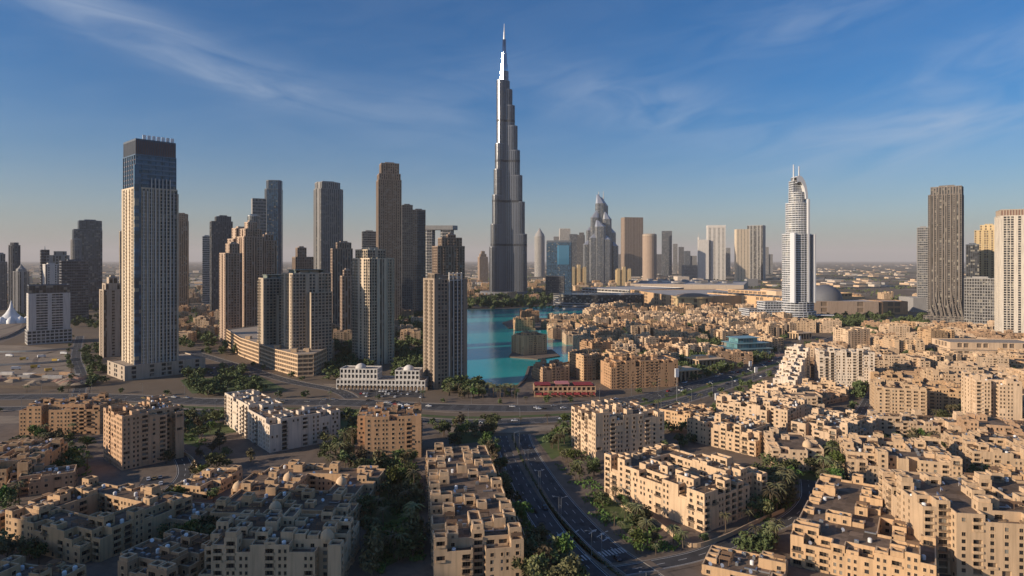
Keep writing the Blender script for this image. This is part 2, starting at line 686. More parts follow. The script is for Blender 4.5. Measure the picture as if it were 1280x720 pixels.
patch('district_pavement', [(560, 735), (600, 560), (1000, 545), (1400, 560), (1400, 735)], 0.004, PAVING)
patch('district_pavement', [(-160, 735), (-60, 505), (560, 522), (590, 560), (560, 735)], 0.004, PAVING)
patch('sand_lot', [(-60, 430), (30, 432), (95, 438), (118, 455), (100, 470), (60, 476), (-60, 478)], 0.004, SANDM)
patch('sand_lot', [(-60, 400), (30, 402), (22, 415), (-10, 428), (-60, 430)], 0.008, SANDM)
patch('sand_track', [(-30, 424), (0, 420), (36, 408), (40, 412), (4, 428), (-30, 434)], 0.012, PAVING)
patch('red_plaza', [(815, 492), (850, 478), (905, 470), (900, 478), (862, 488)], 0.012, REDPAVE)
patch('red_plaza', [(945, 440), (975, 437), (985, 448), (958, 455)], 0.012, REDPAVE)
patch('promenade_pavement', [(560, 505), (560, 480), (660, 480), (690, 460), (750, 445), (850, 470), (800, 485), (740, 500), (660, 506)], 0.006, PAVING)

R1 = road('boulevard', [(-70, 497), (120, 496), (260, 502), (420, 503), (560, 509), (680, 510), (760, 504), (830, 493), (900, 474), (960, 457), (1005, 441), (1050, 421), (1100, 404), (1160, 392)], 22, 0.016, 5)
R2 = road('service_road', [(-80, 512), (120, 510), (260, 515), (420, 517), (560, 527), (680, 525), (760, 518), (840, 504), (905, 484), (965, 464), (1010, 447), (1055, 426)], 13, 0.020, 3)
R3A = road('side_street', [(629, 545), (634, 560), (646, 590), (668, 633), (700, 678), (740, 720), (790, 760)], 11.5, 0.024, 3)
R3B = road('side_street', [(651, 543), (657, 560), (676, 592), (708, 635), (752, 680), (800, 715), (850, 750)], 11.5, 0.024, 3)
R4 = road('lane', [(760, 716), (820, 706), (880, 692), (935, 668), (985, 650), (1010, 625), (1010, 600)], 8, 0.032, 2, 2.0)
R5 = road('lane', [(206, 545), (222, 565), (232, 590), (215, 612), (190, 625)], 8, 0.028, 2, 1.5)
R6 = road('lane', [(1150, 720), (1155, 660), (1190, 610), (1215, 585)], 7, 0.028, 2, 1.5)
R7 = road('lane', [(240, 440), (300, 458), (360, 476), (420, 488), (440, 498)], 12, 0.030, 3, 2.0)
R8 = road('lane', [(98, 495), (102, 470), (95, 445), (100, 420)], 10, 0.026, 2, 2.0)
R9 = road('lane', [(1062, 545), (1085, 500), (1108, 470), (1150, 440)], 8, 0.026, 2, 2.0)

# tracks across the sand lot, asphalt repairs on the carriageways
tm = MB()
for pix, w in (([(-40, 462), (20, 456), (70, 458), (98, 452)], 7), ([(-40, 448), (10, 442), (60, 441), (92, 437)], 6), ([(10, 476), (40, 462), (48, 446), (80, 436)], 5), ([(-40, 415), (0, 412), (25, 405)], 8), ([(-40, 474), (30, 471), (90, 466), (104, 460)], 5)):
    ribbon(tm, smooth_line([gp(*p) for p in pix], 8), -w / 2, w / 2, 0.015)
structure('sand_track', tm, [PAVING])
DARKASPH = road_mat('asphalt_repair', (0.036, 0.036, 0.037))
am = MB()
rr_ = random.Random(4)
for line, h in ROADS[:4]:
    nn = normals(line)
    for k in range(16):
        i = rr_.randrange(3, len(line) - 4)
        o0 = rr_.uniform(-h + 2, h - 4)
        w_ = rr_.uniform(1.2, 3.2)
        n_ = rr_.randint(1, 2)
        seg = line[i:i + n_ + 1]
        am_z = 0.034
        ribbon(am, seg, o0, o0 + w_, am_z)
structure('asphalt_repair_patches', am, [DARKASPH])

# grass median of the boulevard, median kerb and hedge of the side street, the zebra crossing
gm = MB()
ribbon(gm, R2[8:-4], 9.5, 15.5, 0.17)
g = part('median_grass', gm, [GRASS], None)
tag(g, 'strip of dry grass between the two carriageways of the boulevard', 'grass', kind='stuff')
mk = MB()
cx0, cy0 = gp(716, 700)
cx1, cy1 = gp(786, 686)
ux, uy = (cx1 - cx0), (cy1 - cy0)
L = math.hypot(ux, uy)
ux, uy = ux / L, uy / L
vx, vy = -uy, ux
k = 0
s = 0.0
while s < L:
    ax, ay = cx0 + ux * s, cy0 + uy * s
    mk.quad((ax - vx * 2.2, ay - vy * 2.2, 0.050), (ax + ux * 0.75 - vx * 2.2, ay + uy * 0.75 - vy * 2.2, 0.050), (ax + ux * 0.75 + vx * 2.2, ay + uy * 0.75 + vy * 2.2, 0.050), (ax + vx * 2.2, ay + vy * 2.2, 0.050))
    s += 1.5
structure('zebra_crossing_markings', mk, [PAINT])


def arrow(mb, x, y, a, z=0.05, s=1.0):
    c, sn = math.cos(a), math.sin(a)
    def P(u, v):
        return (x + (u * c - v * sn) * s, y + (u * sn + v * c) * s, z)
    mb.quad(P(-0.25, -3), P(0.25, -3), P(0.25, 0), P(-0.25, 0))
    mb.poly([P(-0.9, 0), P(0.9, 0), P(0, 2.2)])


mk = MB()
for px, py, a in ((700, 668, 2.5), (709, 667, 2.5), (718, 666, 2.5), (742, 664, -0.7), (752, 668, -0.7), (759, 673, -0.7)):
    x, y = gp(px, py)
    arrow(mk, x, y, a, 0.05, 1.2)
structure('lane_arrow_markings', mk, [PAINT])

# the lake and its quays
def water_mat():
    m, t, b = new_mat('lake_water')
    geo = N(t, 'ShaderNodeNewGeometry')
    n1 = N(t, 'ShaderNodeTexNoise')
    n1.inputs['Scale'].default_value = 0.006
    n1.inputs['Detail'].default_value = 4
    t.links.new(geo.outputs['Position'], n1.inputs['Vector'])
    c = MIX(t, n1.outputs[0], (0.004, 0.24, 0.25), (0.012, 0.46, 0.43))
    t.links.new(c, b.inputs['Base Color'])
    b.inputs['Roughness'].default_value = 0.12
    b.inputs['Specular IOR Level'].default_value = 0.18
    n2 = N(t, 'ShaderNodeTexNoise')
    n2.inputs['Scale'].default_value = 0.5
    n2.inputs['Detail'].default_value = 4
    t.links.new(geo.outputs['Position'], n2.inputs['Vector'])
    bp = N(t, 'ShaderNodeBump')
    bp.inputs['Strength'].default_value = 0.25
    bp.inputs['Distance'].default_value = 0.4
    t.links.new(n2.outputs[0], bp.inputs['Height'])
    t.links.new(bp.outputs[0], b.inputs['Normal'])
    return m


LAKE_PIX = [(548, 462), (565, 478), (600, 484), (645, 484), (655, 474), (660, 459), (688, 457), (716, 452), (724, 438), (712, 428), (690, 424), (700, 412), (720, 404), (745, 396), (752, 385), (740, 380), (700, 382), (640, 386), (545, 388), (535, 420)]
LAKE = patch('lake_water', LAKE_PIX, 0.06, water_mat())
qm = MB()
lk = LAKE + [LAKE[0]]
kerb(qm, lk, -1.2, 2.4, 0.0, 1.1)
structure('quay_kerb', qm, [PAVING])
ISLES = []
for pts in ([(628, 404), (650, 397), (700, 399), (720, 404), (700, 411), (660, 413), (636, 411)], [(636, 447), (640, 441), (690, 438), (700, 446), (672, 450)]):
    q = [gp(*p) for p in pts]
    a = sum(q[i][0] * q[(i + 1) % len(q)][1] - q[(i + 1) % len(q)][0] * q[i][1] for i in range(len(q)))
    if a < 0:
        q = q[::-1]
    im = MB()
    im.prism(q, 0.0, 1.3)
    structure('island_ground', im, [PAVING])
    ISLES.append(q)


def road_near(x, y, pad):
    for line, h in ROADS:
        for i in range(0, len(line) - 1):
            (x0, y0), (x1, y1) = line[i], line[i + 1]
            dx, dy = x1 - x0, y1 - y0
            l2 = dx * dx + dy * dy
            if l2 < 1e-6:
                continue
            t = max(0, min(1, ((x - x0) * dx + (y - y0) * dy) / l2))
            if math.hypot(x - x0 - dx * t, y - y0 - dy * t) < h + pad:
                return True
    return False


def in_water(x, y):
    return in_poly(x, y, LAKE) and not any(in_poly(x, y, q) for q in ISLES)
# ------------------------------------------------------------------ towers
#            spandrel inset, glass recess, pier width, spandrel share of the storey, spandrel slot
BAYS = {
    'g': (0.06, 0.55, 1.1, 0.34, 0),      # window grid
    'v': (0.45, 0.60, 1.3, 0.22, 3),      # tall vertical strip of windows between piers
    'b': (-1.2, 0.90, 0.8, 0.30, 0),      # stacked balconies
    'h': (0.00, 0.45, 0.25, 0.36, 0),     # horizontal bands
    'c': (0.05, 0.14, 0.24, 0.14, 3),     # curtain wall
    'f': (0.55, 0.70, 0.7, 0.20, 3),      # deep fins
    'w': (0.00, 0.00, 1.0, 0.30, 0),      # blank wall
    'G': (0.06, 0.55, 0.62, 0.24, 0),     # wide windows in a thin grid
    'p': (0.10, 0.45, 0.9, 0.40, 0),
}


def stack(mb, corners, z0, z1, bw, fh, pats, scale=1.0):
    """one welded facade: piers, spandrels and recessed glazing round a polygon (counter-clockwise)"""
    pts, ins_s, ins_r, typ, nrm = [], [], [], [], []
    n = len(corners)
    for i in range(n):
        a = corners[i]
        b = corners[(i + 1) % n]
        L = math.hypot(b[0] - a[0], b[1] - a[1])
        if L < 0.01:
            continue
        t = ((b[0] - a[0]) / L, (b[1] - a[1]) / L)
        nr = (-t[1], t[0])
        pat = pats[i % len(pats)]
        nb = max(1, round(L / bw))
        w = L / nb
        for k in range(nb):
            # the pattern is mirrored about the middle of the side
            kk = min(k, nb - 1 - k)
            ch = pat[kk % len(pat)]
            s, r, pw, sp, sl = BAYS[ch]
            pw = min(pw * scale, w * 0.45)
            for u, o in ((k * w, 0), (k * w + pw / 2, 0), (k * w + pw / 2, 1), ((k + 1) * w - pw / 2, 1), ((k + 1) * w - pw / 2, 0)):
                pts.append((a[0] + t[0] * u, a[1] + t[1] * u))
                ins_s.append(s * scale * o)
                ins_r.append(r * scale * o)
                typ.append(ch)
                nrm.append(nr)
    m = len(pts)
    nf = max(1, round((z1 - z0) / fh))
    fh = (z1 - z0) / nf
    P = np.array(pts)
    NN = np.array(nrm)
    S = P + NN * np.array(ins_s)[:, None]
    Rr = P + NN * np.array(ins_r)[:, None]
    spf = np.array([BAYS[c][3] for c in typ])
    slot = np.array([BAYS[c][4] for c in typ])
    isbay = np.array([1 if (j % 5) == 2 else 0 for j in range(m)])
    moving = np.array([1 if (j % 5) in (1, 2, 3) and typ[j] != 'w' else 0 for j in range(m)])
    base = len(mb.v)
    rings = []
    zz = []
    for f in range(nf):
        zb = z0 + f * fh
        rings += [S, S, Rr, Rr]
        zz += [np.full(m, zb), zb + spf * fh, zb + spf * fh, np.full(m, zb + fh)]
    V = np.concatenate([np.column_stack([r, z]) for r, z in zip(rings, zz)])
    mb.v += [tuple(x) for x in V.tolist()]
    nxt = [(j + 1) % m for j in range(m)]
    for k in range(4 * nf - 1):
        kind = k % 4
        o = base + k * m
        o2 = o + m
        for j in range(m):
            if kind in (1, 3) and not moving[j]:
                continue
            j2 = nxt[j]
            mb.f.append((o + j, o + j2, o2 + j2, o2 + j))
            if isbay[j]:
                if kind == 2:
                    mb.m.append(2 if typ[j] != 'w' else 0)
                else:
                    mb.m.append(int(slot[j]))
            else:
                mb.m.append(0)
    return mb


def cap(mb, corners, z, par=1.2, t=0.5, m=0, mr=4):
    """parapet and roof deck"""
    n = len(corners)
    cx = sum(p[0] for p in corners) / n
    cy = sum(p[1] for p in corners) / n
    inn = []
    for x, y in corners:
        l = math.hypot(x - cx, y - cy) or 1
        k = max(0.3, (l - t * 1.4) / l)
        inn.append((cx + (x - cx) * k, cy + (y - cy) * k))
    for i in range(n):
        j = (i + 1) % n
        a, b, c, d = corners[i], corners[j], inn[j], inn[i]
        mb.quad((*a, z), (*b, z), (*b, z + par), (*a, z + par), m)
        mb.quad((*a, z + par), (*b, z + par), (*c, z + par), (*d, z + par), m)
        mb.quad((*d, z + par), (*c, z + par), (*c, z + 0.1), (*d, z + 0.1), m)
    mb.poly([(*p, z + 0.1) for p in inn], mr)


def tower_frame(x0, x1, yt, yb, rot=0.0, ratio=0.9):
    """metres from the sides, top and foot seen in the photo: centre, width, depth, height and turn.
    rot is the turn against the line of sight, positive shows more of the left side"""
    d = dist(yb)
    az = math.atan(((x0 + x1) / 2 - 640) / FPX)
    rz = R(rot) - az
    w = (x1 - x0) / FPX * d
    dc = d + w * 0.5
    cx = ((x0 + x1) / 2 - 640) / FPX * dc
    for _ in range(8):
        cs = [(cx + x, dc + y) for x, y in spin(rect(w, w * ratio), rz)]
        dc += d - min(q[1] for q in cs)
        us = [640 + FPX * q[0] / q[1] for q in cs]
        a, b = min(us), max(us)
        w *= (x1 - x0) / (b - a)
        cx += ((x0 + x1) / 2 - (a + b) / 2) / FPX * dc
    h = CAMH + (HORIZON - yt) / FPX * (d + 0.3 * (dc - d))
    return cx, dc, w, w * ratio, h, rz


def tower(name, label, x0, x1, yt, yb, rot=0.0, ratio=0.9, wall=None, glassm=None, span=None, tiers=None, bw=4.0, fh=None, pats=('g',),
          shape='rect', group=None, plant=True, podium=None, cat='tower', mast=0.0):
    cx, cy, w, D, h, rz0 = tower_frame(x0, x1, yt, yb, rot, ratio)
    th = thing(name, label, cat, (cx, cy, 0), rz0, group)
    occupy(cx, cy, rz0, w / 2 + 3, D / 2 + 3)
    far = cy > 1500
    if fh is None:
        fh = 3.5 if cy < 900 else (5.0 if cy < 1500 else 7.5)
    if cy > 1500:
        bw = max(bw, 6.0)
    scale = 1.0 if cy < 900 else (1.4 if cy < 1500 else 2.0)
    mats = [wall, span or wall, glassm, span or glassm, ROOF]
    tiers = tiers or [(0, 1.0, 1.0, 1.0, 0, 0)]
    for tr in tiers:
        f0, f1, sx, sy, ox, oy = tr[:6]
        pt = tr[6] if len(tr) > 6 else pats
        mt = tr[7] if len(tr) > 7 else mats
        if shape == 'round':
            c = ngon(w / 2 * sx, D / 2 * sy, 20)
        elif shape == 'chamfer':
            c = chamfer(w * sx, D * sy, w * 0.16)
        elif shape == 'oct':
            c = chamfer(w * sx, D * sy, w * 0.28)
        else:
            c = rect(w * sx, D * sy)
        c = shift(c, ox * w, oy * D)
        mb = MB()
        z0 = f0 * h
        stack(mb, c, z0, f1 * h, bw, fh, pt, scale)
        cap(mb, c, f1 * h, 1.4 if not far else 2.0, 0.6)
        part('shaft', mb, mt, th)
    if plant and not far:
        mb = MB()
        tt = tiers[-1]
        ww, dd = w * tt[2] * 0.5, D * tt[3] * 0.5
        mb.box(-ww / 2 + tt[4] * w, -dd / 2 + tt[5] * D, tt[1] * h + 0.1, ww / 2 + tt[4] * w, dd / 2 + tt[5] * D, tt[1] * h + 4.0)
        part('roof_plant_room', mb, wall, th)
        for k in range(3):
            mb = MB()
            bx = (k - 1) * ww * 0.55 + tt[4] * w
            mb.box(bx - 1.2, -dd * 0.85 + tt[5] * D, tt[1] * h + 0.1, bx + 1.2, -dd * 0.85 + 2.2 + tt[5] * D, tt[1] * h + 2.0)
            part('air_conditioner', mb, STEEL, th)
    if podium:
        pw, pd, ph = podium
        mb = MB()
        c = rect(w * pw, D * pd)
        stack(mb, c, 0, ph, 5, 4.5, ('g',), 1.0)
        cap(mb, c, ph, 1.1)
        part('podium', mb, mats, th)
        occupy(cx, cy, rz0, w * pw / 2 + 2, D * pd / 2 + 2)
    if mast:
        mb = MB()
        mb.tube((0, 0, tiers[-1][1] * h), (0, 0, h + mast), 1.6, 0.4)
        part('mast', mb, STEEL, th)
    return th, w, D, h


W_CREAM = stucco('tower_cream', (0.60, 0.49, 0.36), var=0.08, scale=0.05)
W_GREY = stucco('tower_grey', (0.33, 0.315, 0.30), var=0.08, scale=0.05)
W_DGREY = stucco('tower_dark_grey', (0.155, 0.155, 0.165), var=0.08, scale=0.05)
W_BROWN = stucco('tower_brown', (0.34, 0.255, 0.195), var=0.1, scale=0.05)
W_EDGE = stucco('tower_edge_cream', (0.60, 0.53, 0.44), var=0.08, scale=0.05)
W_LAKE_SHADED = stucco('tower_lake_shaded', (0.33, 0.255, 0.19), var=0.1, scale=0.05)  # darkened brown: a neighbouring tower's shade put into the colour
W_BROWN2 = stucco('tower_grey_brown', (0.205, 0.175, 0.152), var=0.1, scale=0.05)
W_ROSE = stucco('tower_rose', (0.48, 0.355, 0.265), var=0.1, scale=0.05)
W_WHITE = stucco('tower_white', (0.62, 0.58, 0.53), var=0.06, scale=0.05)
W_GOLD = stucco('tower_gold', (0.58, 0.43, 0.235), var=0.08, scale=0.05)
W_SLATE = stucco('tower_slate', (0.14, 0.16, 0.19), var=0.08, scale=0.05, rough=0.5)
W_TAUPE = stucco('tower_taupe', (0.46, 0.37, 0.285), var=0.08, scale=0.05)
W_SILVER = plain('tower_silver', (0.42, 0.43, 0.45), 0.35, 0.6, 0.5, 0.08, 0.05)
G_DARK = glass('glass_dark', (0.050, 0.050, 0.052), 0.12, (4, 4, 3.5), 0.5)
G_BLUE = glass('glass_blue', (0.035, 0.075, 0.125), 0.10, (4, 4, 3.5), 0.7, curtain=0.04)
G_GREY = glass('glass_grey', (0.085, 0.090, 0.098), 0.15, (4, 4, 3.5), 0.6)
G_BRONZE = glass('glass_bronze', (0.11, 0.078, 0.055), 0.15, (4, 4, 3.5), 0.5)
LOUVRE = plain('brown_louvres', (0.24, 0.14, 0.105), 0.6, var=0.2)

CROWN = plain('crown_panel_blue', (0.12, 0.17, 0.23), 0.35, 0.3, 0.5, 0.1)
# ---- the big tower on the left
cx, cy, w, D, h, rz0 = tower_frame(152, 222, 174, 473, 18, 1.0)
T = thing('residential_tower', 'tall beige tower with white vertical ribs and a dark blue glass crown', 'tower', (cx, cy, 0), rz0)
occupy(cx, cy, rz0, w / 2 + 4, D / 2 + 4)
mb = MB()
zc = h * 0.79
stack(mb, rect(w, D), 0, zc, 3.4, 3.5, ('cvGvGv', 'vwvGvw', 'vgwv', 'wvGwb'), 1.0)
cap(mb, rect(w, D), zc, 1.6)
part('shaft', mb, [W_CREAM, W_TAUPE, G_DARK, W_GREY, ROOF], T)
mb = MB()
c2 = rect(w - 1.6, D - 1.6)
stack(mb, c2, zc + 0.12, h * 0.93, 6.0, 5.0, ('h', 'h', 'h', 'v'), 1.6)
cap(mb, c2, h * 0.93, 1.0)
part('glass_crown', mb, [CROWN, CROWN, G_BLUE, LOUVRE, ROOF], T)
mb = MB()
c3 = rect(w - 2.4, D - 2.4)
stack(mb, c3, h * 0.93 + 0.15, h - 2, 1.6, 12, ('v', 'v', 'v', 'v'), 0.6)
cap(mb, c3, h - 2, 1.8)
part('louvre_screen', mb, [W_SLATE, LOUVRE, LOUVRE, LOUVRE, ROOF], T)
for k in range(7):  # slanted white blocks standing in for rooftop sign letters
    mb = MB()
    x = -w * 0.30 + k * w * 0.11
    mb.prism([(x, -D * 0.44), (x + 2.9, -D * 0.44), (x + 3.7, -D * 0.36), (x + 0.8, -D * 0.36)], h - 1.9, h + 4.2)
    part('sign_block', mb, WHITEP, T)
for sx in (1,):
    mb = MB()
    mb.box(sx * w * 0.5 - 0.9, -D / 2 - 0.5, 0, sx * w * 0.5 + 0.9, -D / 2 + 1.0, zc * 0.985)
    part('corner_pier', mb, W_CREAM, T)
for k in range(9):
    mb = MB()
    x = -w * 0.30 + k * w * 0.088
    mb.box(x - 0.45, -D / 2 - 0.9, 12, x + 0.45, -D / 2 - 0.02, zc * (1.06 if 1 < k < 8 else 0.99))
    part('rib', mb, W_WHITE, T)
mb = MB()
for z in range(8, int(zc * 1.12), 4):
    mb.box(-w * 0.5 - 0.25, -D / 2 - 0.3, z, -w * 0.36, -D / 2 + 2.0, z + 3.2)
    mb.box(-w * 0.5 - 0.1, -D / 2 - 0.15, z + 3.2, -w * 0.36 - 0.1, -D / 2 + 2.0, z + 4.0)
part('corner_glazing', mb, G_BLUE, T)
mb = MB()
c = shift(rect(w * 1.9, D * 1.35), w * 0.16, -D * 0.05)
stack(mb, c, 0, 13, 5.5, 4.4, ('wgwwg',), 1.2)
cap(mb, c, 13, 1.2)
part('podium', mb, [W_TAUPE, W_TAUPE, G_DARK, G_DARK, ROOFL], T)
occupy(cx, cy, rz0, w * 1.15, D * 0.75)

# ---- far left
tower('office_tower', 'pale grey stepped tower cut by the left picture edge', -6, 9, 318, 388, 10, 0.9, W_GREY, G_DARK, pats=('v',), tiers=[(0, 0.86, 1, 1, 0, 0), (0.86, 1, 0.7, 0.7, 0, 0)])
tower('office_tower', 'slender dark tower with a rounded top at the far left', 10, 26, 304, 384, 5, 0.9, W_DGREY, G_GREY, pats=('v',), shape='oct', tiers=[(0, 0.96, 1, 1, 0, 0), (0.96, 1, 0.72, 0.72, 0, 0)])
th, w, D, h = tower('residential_tower', 'grey tower with pointed gabled top beside the white tent domes', 15, 38, 340, 393, 12, 0.9, W_GREY, G_DARK, pats=('vwv',), shape='oct')
mb = MB()
mb.lathe([(w * 0.36, h), (w * 0.34, h + 6), (w * 0.2, h + 9), (0.3, h + 17)], 8)
part('pointed_roof', mb, W_GREY, th)
tower('office_tower', 'dark tower with two small roof masts behind the boxy white hotel', 50, 62, 313, 381, 8, 0.9, W_DGREY, G_DARK, pats=('h',), mast=12)
tower('office_tower', 'pale framed tower in the far cluster behind the white hotel', 58, 87, 315, 386, -8, 0.8, W_GREY, G_GREY, pats=('gwv',), tiers=[(0, 0.93, 1, 1, 0, 0), (0.93, 1, 0.55, 0.7, 0.1, 0)])
tower('office_tower', 'short pale tower stub rising just above the white hotel roof', 53, 74, 331, 392, 14, 0.9, W_WHITE, G_GREY, pats=('vgw',))
tower('office_tower', 'wide dark slate glass tower with stepped left shoulder', 90, 128, 276, 388, 6, 0.6, W_SLATE, G_GREY, pats=('c', 'c', 'c', 'v'), tiers=[(0, 0.90, 1, 1, 0, 0), (0.9, 1.0, 0.80, 0.9, 0.09, 0)])
tower('office_tower', 'charcoal slab with horizontal bands in front of the slate glass tower', 74, 111, 327, 404, 10, 0.5, W_DGREY, G_DARK, pats=('h',))
tower('residential_tower', 'grey tower with clasped round corner turret beside the slate glass tower', 88, 102, 300, 396, 0, 0.9, W_GREY, G_GREY, pats=('v',), shape='round')
th, w, D, h = tower('hotel', 'boxy white hotel with dark top band and balconied front', 33, 88, 368, 431, 6, 0.55, W_WHITE, G_DARK, pats=('wwhhhwhhh', 'wgw', 'g', 'wgw'), bw=4.2, podium=(1.06, 1.3, 18), cat='hotel')
mb = MB()
c = rect(w * 0.98, D * 0.98)
stack(mb, c, h + 0.2, h + 12, 4, 4, ('c',), 1.0)
cap(mb, c, h + 12, 1.0)
part('dark_top_storeys', mb, [W_SLATE, W_SLATE, G_DARK, G_DARK, ROOF], th)
th, w, D, h = tower('residential_tower', 'brownish cream tower with stepped crown left of the big ribbed tower', 124, 154, 352, 447, 14, 0.9, W_TAUPE, G_BRONZE, pats=('vwgv', 'wvg'), tiers=[(0, 0.88, 1, 1, 0, 0), (0.88, 0.96, 0.75, 0.8, 0, 0), (0.96, 1.04, 0.45, 0.5, 0.05, 0)])
tower('residential_tower', 'thin sliver of a beige tower peeping out left of the big ribbed tower', 149, 161, 290, 418, 5, 1, W_CREAM, G_DARK, pats=('v',))
tower('office_tower', 'dark brown tower with arched cornice just right of the big ribbed tower', 219, 236, 268, 388, -8, 0.9, W_BROWN, G_BRONZE, pats=('v',), tiers=[(0, 0.93, 1, 1, 0, 0), (0.93, 1, 0.92, 0.92, 0, 0, ('g',))])
# white tent domes
x, y = gp(14, 403)
th = thing('domed_pavilion', 'white tent pavilion with a tall pointed middle peak', 'pavilion', (x, y, 0))
mb = MB()
mb.lathe([(26, 0), (25, 4), (17, 8), (9, 17), (3.5, 27), (0.6, 40)], 24)
part('peaked_roof', mb, WHITEP, th, True)
for k in range(7):
    a = math.pi + k * math.pi / 6
    mb = MB()
    mb.lathe([(8, 0), (7.6, 5), (5.2, 9), (2, 11.5), (0.3, 13)], 14)
    part('side_dome', mb, WHITEP, th, True, (30 * math.cos(a), 22 * math.sin(a), 0))
occupy(x, y, 0, 40, 32)

# ---- the cluster right of the big tower
tower('office_tower', 'slim white slab at the left end of the brown cluster', 253, 264, 296, 388, 0, 1.2, W_WHITE, G_GREY, pats=('h', 'w'))
tower('office_tower', 'slate tower with curved shoulder behind the rose stone cluster', 262, 291, 271, 396, 8, 0.7, W_DGREY, G_GREY, pats=('v', 'c'), tiers=[(0, 0.95, 1, 1, 0, 0), (0.95, 1.0, 0.7, 0.9, 0.08, 0)])
tower('office_tower', 'tallest dark blue glass tower of the left cluster with slanting side', 330, 354, 226, 382, -10, 0.9, W_SLATE, G_BLUE, pats=('c', 'v'), shape='chamfer', tiers=[(0, 0.93, 1, 1, 0, 0), (0.93, 1, 0.9, 0.9, 0.04, 0)])
tower('office_tower', 'pale grey panelled tower leaning on the dark blue glass tower', 314, 333, 249, 386, 6, 0.9, W_GREY, G_GREY, pats=('h', 'w'))
tower('office_tower', 'small grey glass tower with a bulging top in the left cluster', 309, 325, 270, 402, 0, 0.9, W_SILVER, G_GREY, pats=('c',), shape='round')
RT = [W_ROSE, W_ROSE, G_BRONZE, G_BRONZE, ROOF]
for x0, x1, yt, yb, rot, nm, tr in (
        (274, 303, 309, 428, 24, 'lower rose stone tower with a corner turret at the cluster front left', [(0, 0.93, 1, 1, 0, 0), (0.93, 1.03, 0.6, 0.7, 0.1, 0)]),
        (284, 314, 286, 421, 24, 'slim rose stone tower with stepped turret behind the front one', [(0, 0.9, 1, 1, 0, 0), (0.9, 1.0, 0.7, 0.7, 0.05, 0)]),
        (296, 331, 281, 424, 24, 'broadest rose stone tower with crenellated stepped crown', [(0, 0.89, 1, 1, 0, 0), (0.89, 0.96, 0.8, 0.8, 0, 0), (0.96, 1.02, 0.45, 0.5, 0, 0)]),
        (324, 346, 294, 418, 24, 'shaded rose stone tower at the right end of its cluster', [(0, 0.94, 1, 1, 0, 0), (0.94, 1.0, 0.6, 0.6, 0, 0)])):
    tower('residential_tower', nm, x0, x1, yt, yb, rot, 0.8, W_ROSE, G_BRONZE, pats=('vgb', 'vb', 'g', 'gwbg'), tiers=tr, bw=3.8, fh=3.8, group='rose stone towers')
tower('office_tower', 'tall grey ribbed tower with shaved corners standing alone', 391, 430, 228, 396, 10, 0.85, W_GREY, G_GREY, pats=('v', 'vw'), shape='chamfer', tiers=[(0, 0.95, 1, 1, 0, 0), (0.95, 1.0, 0.86, 0.9, -0.03, 0)])
tower('residential_tower', 'brown stepped tower left of the tall grey ribbed tower', 365, 392, 313, 402, 14, 0.8, W_BROWN, G_BRONZE, pats=('g', 'v'), tiers=[(0, 0.9, 1, 1, 0, 0), (0.9, 1.03, 0.5, 0.6, -0.1, 0)])
tower('residential_tower', 'dark brown tower in front of the tall grey ribbed tower', 413, 441, 304, 412, 8, 0.8, W_BROWN, G_DARK, pats=('v', 'g'), tiers=[(0, 0.93, 1, 1, 0, 0), (0.93, 1.0, 0.7, 0.7, 0.1, 0)])
tower('residential_tower', 'slim rose tower with pink cap left of the cream tower', 425, 442, 342, 424, 12, 0.9, W_ROSE, G_BRONZE, pats=('gv',), tiers=[(0, 0.95, 1, 1, 0, 0), (0.95, 1.04, 0.6, 0.6, 0, 0)])

# balconied pair on a curved deck
TB = stucco('balcony_tower_stone', (0.50, 0.405, 0.305), var=0.1, scale=0.05)
COPPER = plain('green_flat_roof', (0.20, 0.23, 0.19), 0.7)
for x0, x1, yt, yb, nm in ((323, 366, 349, 455, 'left of two balconied towers under flat green roofs on the curved deck'),
                           (352, 414, 343, 463, 'right of two balconied towers under flat green roofs on the curved deck')):
    th, w, D, h = tower('residential_tower', nm, x0, x1, yt, yb, 22, 0.75, TB, G_DARK, pats=('gbgbwg', 'gbg', 'g', 'bgwb'), bw=3.6, fh=3.3, group='balconied towers on the curved deck')
    mb = MB()
    c = rect(w * 0.8, D * 0.7)
    mb.prism(c, h + 4.2, h + 5.0)
    for sx in (-1, 0, 1):
        mb.box(sx * w * 0.36 - 0.6, -D * 0.3, h, sx * w * 0.36 + 0.6, D * 0.3, h + 4.2)
    part('flat_roof', mb, COPPER, th)
    mb = MB()
    c = shift(rect(w * 0.55, D * 0.3), w * 0.16, -D * 0.62)
    stack(mb, c, 0, h * 0.80, 3.6, 3.3, ('g', 'wg', 'g', 'w'), 1.0)
    cap(mb, c, h * 0.80, 1.1)
    part('front_wing', mb, [TB, TB, G_DARK, G_DARK, ROOF], th)
mb = MB()
p = [gp(x, y) for x, y in ((283, 432), (300, 445), (318, 452), (345, 463), (372, 471), (392, 470), (408, 461), (418, 450), (408, 440), (330, 425))]
mx = sum(a for a, b in p) / len(p)
my = sum(b for a, b in p) / len(p)
p = [(a - mx, b - my) for a, b in p]
area = sum(p[i][0] * p[(i + 1) % len(p)][1] - p[(i + 1) % len(p)][0] * p[i][1] for i in range(len(p)))
if area < 0:
    p = p[::-1]
stack(mb, p, 0, 21, 5, 4.2, ('h',), 1.4)
cap(mb, p, 21, 1.1)
th = thing('parking_deck', 'curved beige deck of open bands under the balconied towers', 'podium', (mx, my, 0))
part('banded_wall', mb, [CREAM, CREAM, LOGGIA, LOGGIA, ROOFL], th)
for k in range(6):
    mb = MB()
    q = p[(k + 1) % len(p)]
    mb.box(q[0] * 0.8 - 3, q[1] * 0.8 - 3, 21.1, q[0] * 0.8 + 3, q[1] * 0.8 + 3, 24.5)
    part('roof_hut', mb, CREAM, th)
occupy(mx, my, 0.3, 58, 40)

